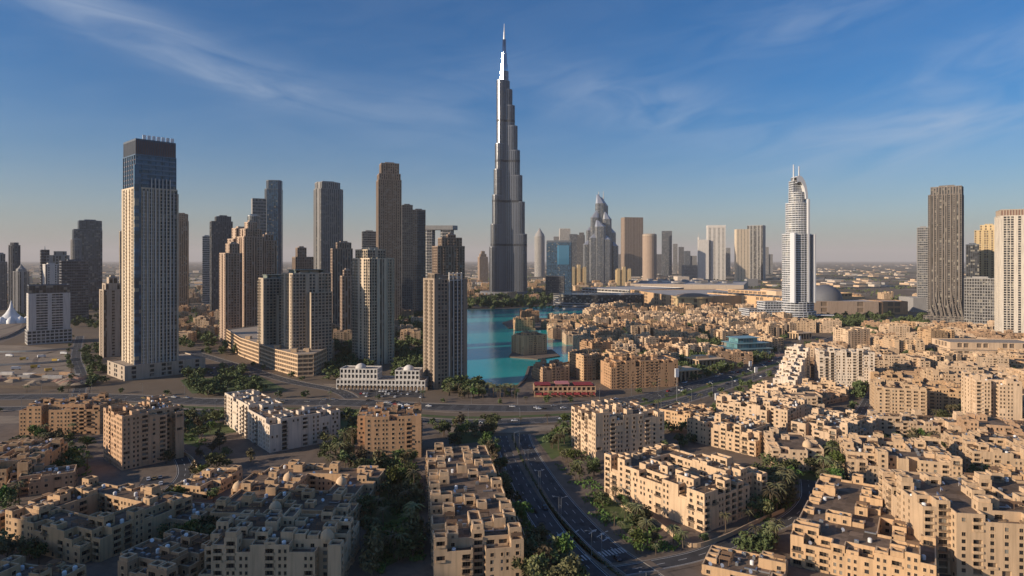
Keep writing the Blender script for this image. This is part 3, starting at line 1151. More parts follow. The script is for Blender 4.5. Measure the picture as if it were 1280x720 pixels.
# ---- cream tower, dark tower and their neighbours
th, w, D, h = tower('residential_tower', 'cream balconied tower with a stepped parapet beside the white arcade', 440, 493, 320, 458, 38, 0.9, W_CREAM, G_DARK, pats=('GbGwvG', 'G', 'G', 'GbGw'), bw=3.6, fh=3.3, tiers=[(0, 0.97, 1, 1, 0, 0), (0.97, 1.05, 0.72, 0.7, -0.08, 0.05)])
for k in range(5):
    mb = MB()
    x = -w * 0.42 + k * w * 0.21
    mb.box(x - 0.5, -D / 2 - 1.0, 0, x + 0.5, -D / 2 - 0.02, h * 0.985)
    part('rib', mb, W_CREAM, th)
tower('office_tower', 'tall dark brown tower with notched square crown', 470, 502, 212, 402, 8, 0.85, W_BROWN, G_BRONZE, pats=('vg', 'v'), tiers=[(0, 0.93, 1, 1, 0, 0), (0.93, 0.97, 0.93, 0.93, 0, 0), (0.97, 1.04, 0.78, 0.8, 0.02, 0)])
tower('office_tower', 'left half of a dark twin slab behind the notched tower', 501, 516, 257, 396, 6, 1.3, W_DGREY, G_DARK, pats=('g',))
tower('office_tower', 'right half of a dark twin slab with flat top', 514, 532, 263, 394, 6, 1.2, W_DGREY, G_BRONZE, pats=('g',))
tower('office_tower', 'low grey block behind the cream tower', 452, 471, 290, 390, 4, 0.8, W_GREY, G_GREY, pats=('h',))
# bridge tower: two shafts and a slab across
cx, cy, w, D, h, rz0 = tower_frame(531, 569, 288, 384, 0, 0.4)
th = thing('bridge_tower', 'grey twin tower joined by a thin overhanging roof bridge', 'tower', (cx, cy, 0), 0)
for sx, ww in ((-0.33, 0.30), (0.24, 0.42)):
    mb = MB()
    c = shift(chamfer(w * ww, D, 5), sx * w, 0)
    stack(mb, c, 0, h, 6, 7, ('h',), 2.0)
    cap(mb, c, h, 1.5)
    part('shaft', mb, [W_GREY, W_GREY, G_GREY, G_GREY, ROOF], th)
mb = MB()
mb.prism(chamfer(w * 1.16, D * 1.1, 10), h + 1.7, h + 12)
part('bridge_deck', mb, W_GREY, th)
occupy(cx, cy, 0, w * 0.6, D * 0.6)
th, w, D, h = tower('residential_tower', 'brown tower with stepped turrets behind the white finned tower', 540, 581, 302, 436, 16, 0.8, W_BROWN, G_BRONZE, pats=('gvb', 'vg', 'g', 'vg'), bw=3.8, fh=3.6, tiers=[(0, 0.95, 1, 1, 0, 0), (0.95, 1.03, 0.75, 0.7, 0.06, 0), (1.03, 1.06, 0.3, 0.3, 0.1, 0)])
th, w, D, h = tower('residential_tower', 'shaded taupe tower with white fin frame on the lake shore', 529, 584, 346, 487, 22, 0.9, W_LAKE_SHADED, G_DARK, pats=('wgggvvggw', 'wgw', 'g', 'wgbg'), bw=3.3, fh=3.3, tiers=[(0, 0.97, 1, 1, 0, 0)])
for k in range(4):
    mb = MB()
    x = -w * 0.06 + k * w * 0.125
    mb.box(x - 0.35, -D / 2 - 1.3, 6, x + 0.35, -D / 2 - 0.02, h * 1.04)
    part('white_fin', mb, W_WHITE, th)
for k in range(3):
    mb = MB()
    z = h * (0.965 + 0.03 * k)
    mb.box(-w * 0.07, -D / 2 - 0.9, z, w * 0.33, -D / 2 - 0.3, z + 0.7)
    part('fin_crossbar', mb, W_WHITE, th)
for sx in (-1, 1):
    mb = MB()
    c = shift(rect(w * 0.2, D * 0.6), sx * w * 0.33, 0)
    stack(mb, c, h * 0.97 + 0.15, h * 1.02, 3.3, 3.3, ('g',), 1.0)
    cap(mb, c, h * 1.02, 1.0)
    part('corner_turret', mb, [W_LAKE_SHADED, W_LAKE_SHADED, G_DARK, G_DARK, ROOF], th)

# white arcade under the cream tower
x, y = gp(476, 488)
th = thing('arcade_building', 'long low white arcade building with rows of arches', 'building', (x, y + 12, 0), R(-4))
wl = 80.0
for (u0, u1, d0, d1, z0, z1, nm) in ((-40, 40, -10, 10, 0, 8, 'lower_arcade'), (-38, -4, -6, 10, 8, 17, 'left_wing'), (12, 34, -6, 10, 8, 16, 'domed_wing')):
    mb = MB()
    c = [(u0, d0), (u1, d0), (u1, d1), (u0, d1)]
    stack(mb, c, z0, z1, 3.4, 4.0, ('g',), 1.2)
    cap(mb, c, z1, 1.0)
    part(nm, mb, [W_WHITE, W_WHITE, G_DARK, G_DARK, ROOFL], th)
for u in (-21, 23):
    mb = MB()
    mb.lathe([(5, 0), (4.8, 1.6), (3.8, 3.2), (2, 4.3), (0.2, 4.8)], 18)
    part('dome', mb, W_WHITE, th, True, (u, 1, 17.0 if u < 0 else 16.0))
for k in range(24):
    mb = MB()
    u = -38 + k * 3.4
    pts = [(u, 0.2), (u + 2.0, 0.2), (u + 2.0, 2.4)] + [(u + 1 + math.cos(a) * 1.0, 2.4 + math.sin(a) * 1.0) for a in (0.5, 1.05, 1.57, 2.1, 2.6)] + [(u, 2.4)]
    i = len(mb.v)
    n = len(pts)
    mb.v += [(px, -10.06, pz) for px, pz in pts] + [(px, -10.36, pz) for px, pz in pts]
    mb.f.append(tuple(i + n + q for q in range(n)))
    mb.m.append(0)
    for q in range(n):
        q2 = (q + 1) % n
        mb.f.append((i + q, i + q2, i + n + q2, i + n + q))
        mb.m.append(0)
    part('arched_window', mb, LOGGIA, th)
occupy(x, y + 12, 0, 44, 14)

# ---- the needle skyscraper
d0 = dist(371)
sx0 = (630 - 640) / FPX * d0
px_m = d0 / FPX
th = thing('needle_skyscraper', 'tallest stepped silver skyscraper tapering to a bright needle spire', 'skyscraper', (sx0, d0 + 60, 0), 0)
BK_W = plain('steel_fin_cladding', (0.20, 0.21, 0.235), 0.38, 0.5, 0.5, 0.08, 0.02)
BK_G = glass('needle_glass', (0.060, 0.068, 0.082), 0.12, (6, 6, 12), 0.8, curtain=0.0)
BK_B = plain('needle_dark_band', (0.045, 0.05, 0.06), 0.5, 0.3)
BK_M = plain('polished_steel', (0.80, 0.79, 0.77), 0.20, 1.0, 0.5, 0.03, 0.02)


def capsule(w, length, ang):
    pts = [(0.0, -w / 2), (length - w / 2, -w / 2)]
    for k in range(1, 8):
        a = -math.pi / 2 + math.pi * k / 8
        pts.append((length - w / 2 + w / 2 * math.cos(a), w / 2 * math.sin(a)))
    pts += [(length - w / 2, w / 2), (0.0, w / 2)]
    return spin(pts, ang)


K = (d0 + 60) / d0
wings = {-14: [(75, 190), (68, 290), (60, 372), (52, 450), (44, 526), (35, 590), (27, 640)], 226: [(62, 150), (56, 220), (49, 310), (42, 390), (36, 470), (29, 668)], 106: [(66, 250), (58, 340), (50, 450), (42, 520), (34, 600)]}
for ang, tl in wings.items():
    for k, (ln, zt) in enumerate(tl):
        ww = 25 + k * 1.0
        c = capsule(ww, ln, R(ang))
        mb = MB()
        stack(mb, c, 0, zt * K, 6.0, 13, ('f',), 2.6)
        cap(mb, c, zt * K, 2.5)
        part('wing_tier', mb, [BK_W, BK_W, BK_G, BK_B, STEEL], th)
        mb = MB()
        for zb in (155, 290, 415, 540):
            if zb < zt - 8:
                mb.prism(capsule(ww + 0.7, ln + 0.35, R(ang)), zb * K, zb * K + 7, top=True)
        if mb.f:
            part('dark_band', mb, BK_B, th)
mb = MB()
c = ngon(18, 18, 12)
stack(mb, c, 0, 668 * K, 6, 13, ('f',), 2.4)
cap(mb, c, 668 * K, 2)
part('core', mb, [BK_W, BK_W, BK_G, BK_B, STEEL], th)
mb = MB()
c = ngon(14, 14, 12)
stack(mb, c, 668 * K, 700 * K, 4, 10, ('c',), 1.2)
cap(mb, c, 700 * K, 2)
part('core', mb, [BK_M, BK_M, BK_G, BK_B, STEEL], th)
mb = MB()
mb.lathe([(12.5, 700 * K), (12.0, 722 * K), (9.6, 724 * K), (9.0, 758 * K), (6.4, 760 * K), (5.6, 800 * K)], 14)
part('spire', mb, BK_M, th, True)
mb = MB()
mb.lathe([(3.4, 800 * K), (2.8, 824 * K), (1.7, 826 * K), (0.8, 850 * K)], 10)
part('needle', mb, plain('needle_white', (0.75, 0.75, 0.76), 0.4, 0.2), th, True)
# polished panels added and aimed for a sun glint, down wing nose and core
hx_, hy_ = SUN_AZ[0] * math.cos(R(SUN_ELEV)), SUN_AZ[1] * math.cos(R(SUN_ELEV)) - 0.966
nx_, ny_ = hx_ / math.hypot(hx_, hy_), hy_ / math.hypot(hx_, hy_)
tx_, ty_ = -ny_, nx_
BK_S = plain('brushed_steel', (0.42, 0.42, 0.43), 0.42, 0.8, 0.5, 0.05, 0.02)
for (off, hw, z0_, z1_) in ((30.2, 1.7, 470, 667), (15.2, 4.2, 668.5, 699.5), (13.3, 3.6, 701, 721), (10.3, 2.6, 724, 757)):
    mb = MB()
    lean = 0.02 * (z1_ - z0_)
    A = (nx_ * off - tx_ * hw, ny_ * off - ty_ * hw)
    B = (nx_ * off + tx_ * hw, ny_ * off + ty_ * hw)
    q = [(A[0], A[1], z0_ * K), (B[0], B[1], z0_ * K), (B[0] - nx_ * lean, B[1] - ny_ * lean, z1_ * K), (A[0] - nx_ * lean, A[1] - ny_ * lean, z1_ * K)]
    bk = [(x - nx_ * 1.5, y - ny_ * 1.5, z) for x, y, z in q]
    mb.quad(*q)
    mb.quad(q[1], bk[1], bk[2], q[2])
    mb.quad(bk[0], q[0], q[3], bk[3])
    mb.quad(q[3], q[2], bk[2], bk[3])
    part('glint_panel', mb, BK_S if z0_ < 600 else BK_M, th)
mb = MB()
mb.prism(ngon(78, 60, 26), 0, 15)
part('podium', mb, W_DGREY, th)
mb = MB()
mb.prism(ngon(92, 74, 26), 0, 7)
part('podium', mb, W_GREY, th)
occupy(sx0, d0 + 60, 0, 95, 80)

# ---- right of the needle
tower('office_tower', 'small tan pagoda topped tower left of the needle skyscraper', 597, 610, 316, 352, 15, 0.9, W_ROSE, G_BRONZE, pats=('v',), tiers=[(0, 0.85, 1, 1, 0, 0), (0.85, 0.95, 0.7, 0.7, 0, 0), (0.95, 1.05, 0.4, 0.4, 0, 0)], mast=12)
th, w, D, h = tower('office_tower', 'white bullet shaped tower with thin spire in the haze', 668, 681, 296, 346, 0, 0.9, W_WHITE, G_GREY, pats=('v',), shape='round')
mb = MB()
mb.lathe([(w * 0.5, h), (w * 0.42, h + 18), (w * 0.22, h + 38), (1.0, h + 62)], 16)
part('bullet_tip', mb, W_GREY, th, True)
tower('office_tower', 'far pale tower with a flat white top behind the blue glass block', 699, 713, 286, 344, 5, 0.8, W_WHITE, G_GREY, pats=('v',))
tower('office_tower', 'far pale low tower left of the flat white topped one', 692, 702, 296, 343, 0, 0.8, W_GREY, G_GREY, pats=('h',))
tower('office_tower', 'dark narrow tower with sloping top in the haze', 711, 722, 293, 347, 8, 0.9, W_SLATE, G_GREY, pats=('c',))
tower('office_tower', 'dark narrow tower beside the crown of glass shards', 721, 731, 291, 350, -6, 0.9, W_DGREY, G_DARK, pats=('v',), tiers=[(0, 0.95, 1, 1, 0, 0), (0.95, 1, 0.6, 0.6, 0.1, 0)])
th, w, D, h = tower('office_block', 'dark blue glass block with slanted roofline and sky reflecting screen', 683, 715, 303, 366, -4, 0.6, W_SLATE, G_BLUE, pats=('c',), fh=6, cat='office block')
mb = MB()
mb.box(-w * 0.06, -D / 2 - 1.2, h * 0.56, w * 0.42, -D / 2 - 0.3, h * 0.94, 0, True)
part('screen_panel', mb, glass('screen_glass', (0.05, 0.16, 0.26), 0.05, (60, 60, 60), 0.9, curtain=0), th)
mb = MB()
mb.prism([(-w * 0.49, -D * 0.49), (w * 0.49, -D * 0.49), (w * 0.49, D * 0.49), (-w * 0.49, D * 0.49)], h + 0.2, h + 7)
part('roof_plant_screen', mb, W_SLATE, th)
tower('office_block', 'low dark block at the foot of the blue glass block', 682, 706, 346, 373, -4, 0.8, W_DGREY, G_DARK, pats=('h',), fh=5, cat='office block')
# crown of shards
cx, cy, w, D, h, rz0 = tower_frame(729, 772, 248, 354, 0, 0.9)
th = thing('shard_tower', 'grey glass tower of clustered shards rising to twin masts', 'tower', (cx, cy, 0), rz0)
SH = [W_SILVER, W_SILVER, G_GREY, G_GREY, ROOF]
for (ox, oy, ww, hh) in ((0, 0, 0.30, 1.0), (0.09, 0.05, 0.28, 0.97), (-0.16, -0.1, 0.26, 0.82), (0.2, -0.1, 0.26, 0.80), (-0.30, 0.0, 0.24, 0.66), (0.34, 0.0, 0.24, 0.63), (-0.41, -0.15, 0.2, 0.48), (0.43, -0.15, 0.2, 0.46), (0.0, -0.32, 0.34, 0.70), (-0.2, -0.34, 0.26, 0.56), (0.2, -0.34, 0.26, 0.54)):
    mb = MB()
    c = shift(chamfer(w * ww, w * ww, w * ww * 0.22), ox * w, oy * w)
    stack(mb, c, 0, h * hh * 0.95, 6.5, 11, ('f',), 2.0)
    cap(mb, c, h * hh * 0.95, 1)
    # slanted tip
    q = [(x * 0.96 + ox * w * 0.04, y * 0.96 + oy * w * 0.04) for x, y in c]
    i = len(mb.v)
    n = len(q)
    mb.v += [(x, y, h * hh * 0.95) for x, y in q] + [(ox * w + (x - ox * w) * 0.22 + (1 if ox < 0 else -1) * w * ww * 0.26, oy * w + (y - oy * w) * 0.25, h * hh * 1.06) for x, y in q]
    for k in range(n):
        mb.f.append((i + k, i + (k + 1) % n, i + n + (k + 1) % n, i + n + k))
        mb.m.append(0)
    mb.f.append(tuple(i + n + k for k in range(n)))
    mb.m.append(0)
    part('shard', mb, SH, th)
for ox in (-0.05, 0.09):
    mb = MB()
    mb.tube((ox * w, 0, h * 0.98), (ox * w, 0, h * 1.10), 4.0, 1.6)
    part('mast', mb, STEEL, th)
occupy(cx, cy, 0, w / 2, D / 2)
tower('office_tower', 'brown ribbed slab tower with sunlit left edge', 776, 804, 272, 346, 22, 0.55, W_BROWN, G_BRONZE, pats=('vw',), tiers=[(0, 1, 1, 1, 0, 0)])
th, w, D, h = tower('office_tower', 'rounded brown tower with pale ring beside the ribbed slab', 803, 821, 296, 351, 0, 1.0, W_BROWN, G_BRONZE, pats=('w', 'w', 'w'), shape='round')
mb = MB()
mb.lathe([(w * 0.46, h), (w * 0.50, h + 4), (w * 0.50, h + 14), (w * 0.4, h + 18)], 20)
part('ring_crown', mb, W_TAUPE, th)
mb = MB()
mb.tube((w * 0.1, 0, h + 18), (w * 0.1, 0, h + 52), 1.4, 0.4)
part('mast', mb, STEEL, th)
mb = MB()
mb.tube((w * 0.3, 0, h + 18), (w * 0.3, 0, h + 44), 1.4, 0.4)
part('mast', mb, STEEL, th)
tower('office_tower', 'far slate tower with flat top right of the rounded brown tower', 827, 840, 289, 345, 4, 0.8, W_SLATE, G_GREY, pats=('c',))
for x0, x1, yt, yb, nm, wm, ms in (
        (820, 828, 318, 343, 'far dim stub tower between the rounded brown and slate towers', W_DGREY, 0),
        (841, 847, 305, 342, 'far thin grey tower just right of the slate tower', W_GREY, 10),
        (848, 855, 309, 343, 'far hazy tower under a red crane mast', W_DGREY, 28),
        (855, 863, 314, 344, 'far dark tower stub with a needle', W_SLATE, 12),
        (863, 871, 320, 344, 'far small grey block beside the spired white slab', W_GREY, 0),
        (907, 913, 310, 344, 'far slim grey tower right of the white framed tower', W_GREY, 0),
        (956, 961, 309, 343, 'far thin tower right of the grey slab pair', W_GREY, 0),
        (960, 966, 318, 343, 'far tiny block at the right end of the skyline row', W_GREY, 0),
        (745, 752, 316, 342, 'far hazy tower behind the shard tower', W_GREY, 0),
        (770, 777, 318, 343, 'far hazy tower in the gap left of the ribbed slab', W_GREY, 0)):
    tower('office_tower', nm, x0, x1, yt, yb, 6, 0.8, wm, G_GREY, pats=('v',), mast=ms)
th, w, D, h = tower('office_tower', 'thin white slab with a slanted sail and spire', 872, 886, 300, 350, 10, 0.7, W_WHITE, G_GREY, pats=('w', 'v'))
mb = MB()
mb.prism([(-w / 2, -D / 2), (-w / 2 + 3, -D / 2), (-w / 2 + 3, D / 2), (-w / 2, D / 2)], h, h + 16)
mb.tube((-w / 2 + 1.5, 0, h + 16), (-w / 2 + 1.5, 0, h + 46), 1.4, 0.4)
part('sail_spire', mb, W_WHITE, th)
th, w, D, h = tower('office_tower', 'white framed tower with a grey glazed front', 883, 907, 285, 350, 8, 0.6, W_WHITE, G_GREY, pats=('wggw', 'w', 'g', 'w'))
mb = MB()
mb.box(-w / 2 - 1, -D / 2 - 1, h + 2.2, w / 2 + 1, D / 2 + 1, h + 16)
part('top_frame', mb, W_WHITE, th)
tower('office_tower', 'cream slab at the left of the grey slab pair', 918, 937, 287, 351, 16, 0.6, W_CREAM, G_GREY, pats=('wgw', 'w', 'g', 'w'))
tower('office_tower', 'dark glass slab at the right of the cream slab', 934, 957, 282, 350, -14, 0.7, W_GREY, G_DARK, pats=('ccw', 'w', 'g', 'vw'))
tower('office_block', 'low dark grey cube on the plain before the white framed tower', 852, 872, 332, 352, 10, 0.8, W_GREY, G_DARK, pats=('g',), cat='office block')

# small tan palace hotels behind the mall
for x0, x1, yt, yb, nm in ((712, 733, 336, 357, 'tan turreted palace block left of the mall roof'), (769, 789, 338, 357, 'golden turreted palace block below the ribbed slab')):
    th, w, D, h = tower('palace_hotel', nm, x0, x1, yt, yb, 12, 0.6, W_GOLD, G_BRONZE, pats=('g',), fh=6, cat='hotel')
    for sx in (-1, 0, 1):
        mb = MB()
        hh = h * (1.25 if sx == 0 else 1.12)
        mb.prism(shift(rect(w * 0.2, w * 0.2), sx * w * 0.38, -D * 0.4), 0, hh)
        part('turret', mb, W_GOLD, th)

# ---- white curved hotel tower
d1 = dist(401)
m1 = d1 / FPX
cx1 = (1003 - 640) * m1
th = thing('hotel_tower', 'white banded curved tower with arched sail crown and two spires', 'tower', (cx1, d1 + 24, 0), R(8))
AW = plain('white_cladding', (0.57, 0.575, 0.59), 0.5, var=0.05)
AG = glass('hotel_glass', (0.06, 0.068, 0.08), 0.12, (4, 4, 3.8), 0.6)
AM = [AW, AW, AG, AG, ROOF]


def lens(w, d, n=10):
    pts = []
    for k in range(n + 1):
        t = -1 + 2 * k / n
        pts.append((t * w / 2, -d / 2 * (1 - 0.75 * t * t)))
    for k in range(n + 1):
        t = 1 - 2 * k / n
        pts.append((t * w / 2, d / 2 * (1 - 0.75 * t * t) + 0.01))
    return pts


H1 = CAMH + (HORIZON - 206) * m1
zA, zB, zC = CAMH + (HORIZON - 293) * m1, CAMH + (HORIZON - 254) * m1, CAMH + (HORIZON - 240) * m1
for (ww, dd, za, zb, ox) in ((54, 50, 34, zA, 0), (43, 40, zA, zB, 1), (32, 30, zB, zC, 1.0)):
    mb = MB()
    c = shift(lens(ww, dd), ox, 0)
    stack(mb, c, za, zb, 5.5, 4.2, ('h',), 1.6)
    cap(mb, c, zb, 1.6)
    part('shaft', mb, AM, th)
for (ww, dd, za, zb) in ((72, 60, 0, 16), (63, 54, 16.2, 34)):
    mb = MB()
    c = ngon(ww / 2, dd / 2, 26)
    stack(mb, c, za, zb, 6, 4.5, ('h',), 1.6)
    cap(mb, c, zb, 1.4)
    part('podium', mb, AM, th)
for ox, top in ((-20, zA + 3), (8.5, zB + 8), (21, zA)):
    mb = MB()
    mb.box(ox - 1.6, -26.8, 34, ox + 1.6, -21 if abs(ox) < 15 else -12, top)
    part('white_mullion', mb, AW, th)
# arched sail at the top: an arc band with thickness
mb = MB()
zc0 = zC - 12
for k in range(14):
    a0 = math.pi * (0.0 + k / 14 * 0.62)
    a1 = math.pi * (0.0 + (k + 1) / 14 * 0.62)
    hh = (H1 - zC) * 0.62 + 12
    def AP(a, r, y):
        return (-5 + 17.5 * r * math.cos(a), y, zc0 + hh * r * math.sin(a))
    for y0, y1 in ((-17, 2),):
        A = [AP(a0, 1, y0), AP(a1, 1, y0), AP(a1, 0.74, y0), AP(a0, 0.74, y0)]
        B = [AP(a0, 1, y1), AP(a1, 1, y1), AP(a1, 0.74, y1), AP(a0, 0.74, y1)]
        mb.quad(A[0], A[1], A[2], A[3])
        mb.quad(B[3], B[2], B[1], B[0])
        mb.quad(A[1], A[0], B[0], B[1])
        mb.quad(A[3], A[2], B[2], B[3])
part('arched_sail', mb, AW, th)
mb = MB()
c = shift(rect(20, 16), -2, 0)
stack(mb, c, zC, zC + 22, 4, 4.2, ('h',), 1.3)
cap(mb, c, zC + 22, 1.2)
part('crown_lantern', mb, [AW, AW, AG, AG, ROOF], th)
for ox in (-9, 2):
    mb = MB()
    mb.tube((ox, -4, zC), (ox, -4, H1 + (3 if ox < 0 else 0)), 2.0, 1.1, 8)
    part('spire', mb, AW, th)
mb = MB()
c = shift(rect(76, 40), -62, 16)
stack(mb, c, 0, 20, 6, 4.2, ('h',), 1.6)
cap(mb, c, 20, 1.2)
part('terraced_wing', mb, AM, th)
mb = MB()
c = shift(rect(40, 30), -46, 14)
stack(mb, c, 20.2, 34, 6, 4.2, ('h',), 1.6)
cap(mb, c, 34, 1.2)
part('terraced_wing', mb, AM, th)
mb = MB()
mb.prism(shift(spin([(0, 0), (34, -4), (38, 4), (6, 14)], -0.1), 26, -20), 9, 10.4)
mb.box(30, -18, 0, 31, -17, 9)
mb.box(58, -20, 0, 59, -19, 9)
part('entrance_canopy', mb, AW, th)
occupy(cx1, d1 + 24, 0, 42, 36)
occupy(cx1 - 62, d1 + 40, 0, 40, 22)

# ---- far right
tower('office_tower', 'grey blue slab half hidden left of the brown ribbed tower', 1146, 1162, 285, 390, 5, 0.8, W_GREY, G_GREY, pats=('h', 'c'))
th, w, D, h = tower('residential_tower', 'tall brown ribbed tower leaning on a splayed grey foot', 1160, 1205, 240, 408, -6, 0.75, W_BROWN2, G_DARK, pats=('GvGv', 'vG'), bw=4.2, fh=3.8, tiers=[(0, 0.98, 1, 1, 0, 0), (0.98, 1.04, 0.92, 0.9, 0.03, 0, ('v',)), ], podium=(1.25, 1.5, 16))
for k in range(8):
    mb = MB()
    x = -w * 0.44 + k * w * 0.126
    zk = h * (0.16 + 0.05 * (k % 3))
    mb.tube((x + 5, -D / 2 - 7, 16), (x, -D / 2 - 0.4, zk), 1.1, 0.8, 5)
    mb.tube((x, -D / 2 - 0.4, zk), (x, -D / 2 - 0.4, h * 0.99), 0.8, 0.8, 5)
    part('leaning_rib', mb, W_BROWN2, th)
tower('office_tower', 'dark tower sliver behind the gold tower', 1207, 1224, 306, 394, 4, 0.8, W_SLATE, G_DARK, pats=('c',))
th, w, D, h = tower('residential_tower', 'gold coloured balconied tower behind the grey office block', 1218, 1250, 285, 393, -6, 0.8, W_GOLD, G_BRONZE, pats=('gw', 'g'), tiers=[(0, 0.97, 1, 1, 0, 0), (0.97, 1.03, 0.7, 0.8, 0.08, 0)])
tower('office_block', 'grey gridded office block in front of the gold tower', 1205, 1246, 349, 413, -4, 0.6, W_GREY, G_DARK, pats=('G',), bw=3.6, cat='office block')
th, w, D, h = tower('residential_tower', 'white gridded tower with brown top cut by the right picture edge', 1243, 1300, 270, 427, 10, 0.9, W_EDGE, G_DARK, pats=('wGGGwGGG', 'G', 'G', 'GGw'), bw=4.2, fh=3.5)
mb = MB()
c = rect(w * 0.94, D * 0.94)
stack(mb, c, h + 0.2, h + 9, 3.3, 9, ('v',), 1.0)
cap(mb, c, h + 9, 1.2)
part('brown_top', mb, [W_TAUPE, W_TAUPE, LOUVRE, LOUVRE, ROOF], th)

# ---- unseen towers added out of frame to throw shade over the nearest houses
for k, (x, y, w, D, h, rz) in enumerate(SHADE_TOWERS):
    th = thing('residential_tower', 'unseen beige tower added to cast shade over the nearest roofs', 'tower', (x, y, 0), R(rz), 'unseen towers added for shade')
    mb = MB()
    c = rect(w, D)
    stack(mb, c, 0, h, 5, 7, ('g',), 1.5)
    cap(mb, c, h, 1.4)
    part('shaft', mb, [W_CREAM, W_CREAM, G_DARK, G_DARK, ROOF], th)
    occupy(x, y, R(rz), w / 2 + 4, D / 2 + 4)
# ------------------------------------------------------------------ low-rise houses built from stepped cells
CELL = 4.6
FH = 2.6
SW = 0.82      # window and balcony units are drawn for a 3.1 m storey
UNIT = {}


def unit_meshes():
    # window seen from outside: local x along the wall, y inward, z up, origin at the hole's lower left corner
    for nm, w, h in (('wide', 1.7, 1.75), ('narrow', 1.15, 1.65)):
        mb = MB()
        mb.quad((0, 0.26, 0), (w, 0.26, 0), (w, 0.26, h), (0, 0.26, h), 0)
        t = 0.09
        for x0, x1, z0, z1 in ((0, w, 0, t), (0, w, h - t, h), (0, t, t, h - t), (w - t, w, t, h - t), (w / 2 - t / 2, w / 2 + t / 2, t, h - t)):
            mb.box(x0, 0.17, z0, x1, 0.25, z1, 1, True)
        mb.box(-0.12, -0.14, -0.16, w + 0.12, 0.0 - 0.003, -0.003, 2, True)
        for x0, x1, z0, z1 in ((-0.16, -0.004, -0.003, h + 0.2), (w + 0.004, w + 0.16, -0.003, h + 0.2), (-0.004, w + 0.004, h + 0.004, h + 0.2)):
            mb.box(x0, -0.07, z0, x1, -0.003, z1, 2, True)
        mb.v = [tuple(c * SW for c in v) for v in mb.v]
        UNIT[nm] = mb.mesh('window', [PANE, FRAME, TRIM])
    w, h = 3.7, 2.55
    mb = MB()
    # recessed loggia: glazed door at the back and a parapet that stands a little proud
    mb.quad((0.5, 1.14, 0.05), (2.6, 1.14, 0.05), (2.6, 1.14, 2.15), (0.5, 1.14, 2.15), 0)
    mb.box(1.5, 1.06, 0.05, 1.6, 1.13, 2.15, 1, True)
    mb.box(-0.25, -0.55, -0.12, w + 0.25, -0.43, 0.95, 2, True)
    mb.box(-0.25, -0.43, -0.12, w + 0.25, -0.003, 0.02, 2, True)
    mb.box(-0.25, -0.43, 0.02, -0.13, -0.003, 0.95, 2)
    mb.box(w + 0.13, -0.43, 0.02, w + 0.25, -0.003, 0.95, 2)
    UNIT['balcony'] = mb
    mb = MB()
    mb.quad((0.3, 1.14, 0.05), (3.4, 1.14, 0.05), (3.4, 1.14, 2.2), (0.3, 1.14, 2.2), 0)
    for x in (1.3, 2.3):
        mb.box(x, 1.06, 0.05, x + 0.1, 1.13, 2.2, 1, True)
    mb.box(-0.35, -0.95, -0.15, w + 0.35, -0.003, 0.02, 2, True)
    for k in range(22):
        x = -0.3 + k * (w + 0.56) / 21
        mb.box(x, -0.92, 0.02, x + 0.05, -0.87, 0.98, 1)
    mb.box(-0.35, -0.95, 0.98, w + 0.35, -0.84, 1.05, 1, True)
    for x in (-0.33, w + 0.27):
        mb.box(x, -0.84, 0.5, x + 0.06, -0.003, 1.05, 1, True)
    UNIT['railed'] = mb
    mb = MB()
    mb.box(0, 0, 0, 1.5, 1.0, 1.1)
    mb.lathe([(0.4, 1.1), (0.4, 1.2)], 8, 0, 0.75, 0.5)
    for nm in ('balcony', 'railed'):
        UNIT[nm].v = [tuple(c * SW for c in v) for v in UNIT[nm].v]
    UNIT['aircon'] = mb.mesh('air_conditioner', [STEEL])
    mb = MB()
    mb.lathe([(0.75, 0), (0.75, 1.3), (0.5, 1.55), (0.1, 1.62)], 12)
    UNIT['tank'] = mb.mesh('water_tank', [WHITEP], False)
    mb = MB()
    mb.box(0, 0, 0.15, 4.2, 0.5, 0.6, 0, True)
    mb.box(3.7, 0.5, 0.15, 4.2, 2.6, 0.6, 0, True)
    UNIT['duct'] = mb.mesh('duct', [STEEL])
    mb = MB()
    mb.tube((0, 0, 0), (0, 0, 0.9), 0.06, 0.06, 5)
    mb.tube((0, 0, 0.9), (0.25, -0.2, 1.15), 0.08, 0.75, 10)
    UNIT['dish'] = mb.mesh('satellite_dish', [WHITEP])
    mb = MB()
    for x in (0, 4):
        for y in (0, 3.4):
            mb.box(x, y, 0, x + 0.2, y + 0.2, 2.4)
    for k in range(9):
        mb.box(-0.3, k * 0.43, 2.4, 4.5, k * 0.43 + 0.14, 2.58, 0, True)
    mb.v = [tuple(c * SW for c in v) for v in mb.v]
    UNIT['pergola'] = mb.mesh('pergola', [WOOD])
    mb = MB()
    mb.lathe([(2.6, 0), (2.6, 1.0), (2.45, 1.7), (2.0, 2.6), (1.2, 3.3), (0.3, 3.65), (0.12, 4.3)], 18)
    UNIT['dome'] = mb.mesh('dome', [TRIM], True)


unit_meshes()
BALC = {}


def balcony_mesh(wall, kind='balcony'):
    key = (wall.name, kind)
    if key not in BALC:
        BALC[key] = UNIT[kind].mesh('balcony', [PANE, FRAME, wall])
    return BALC[key]


PAV = {}


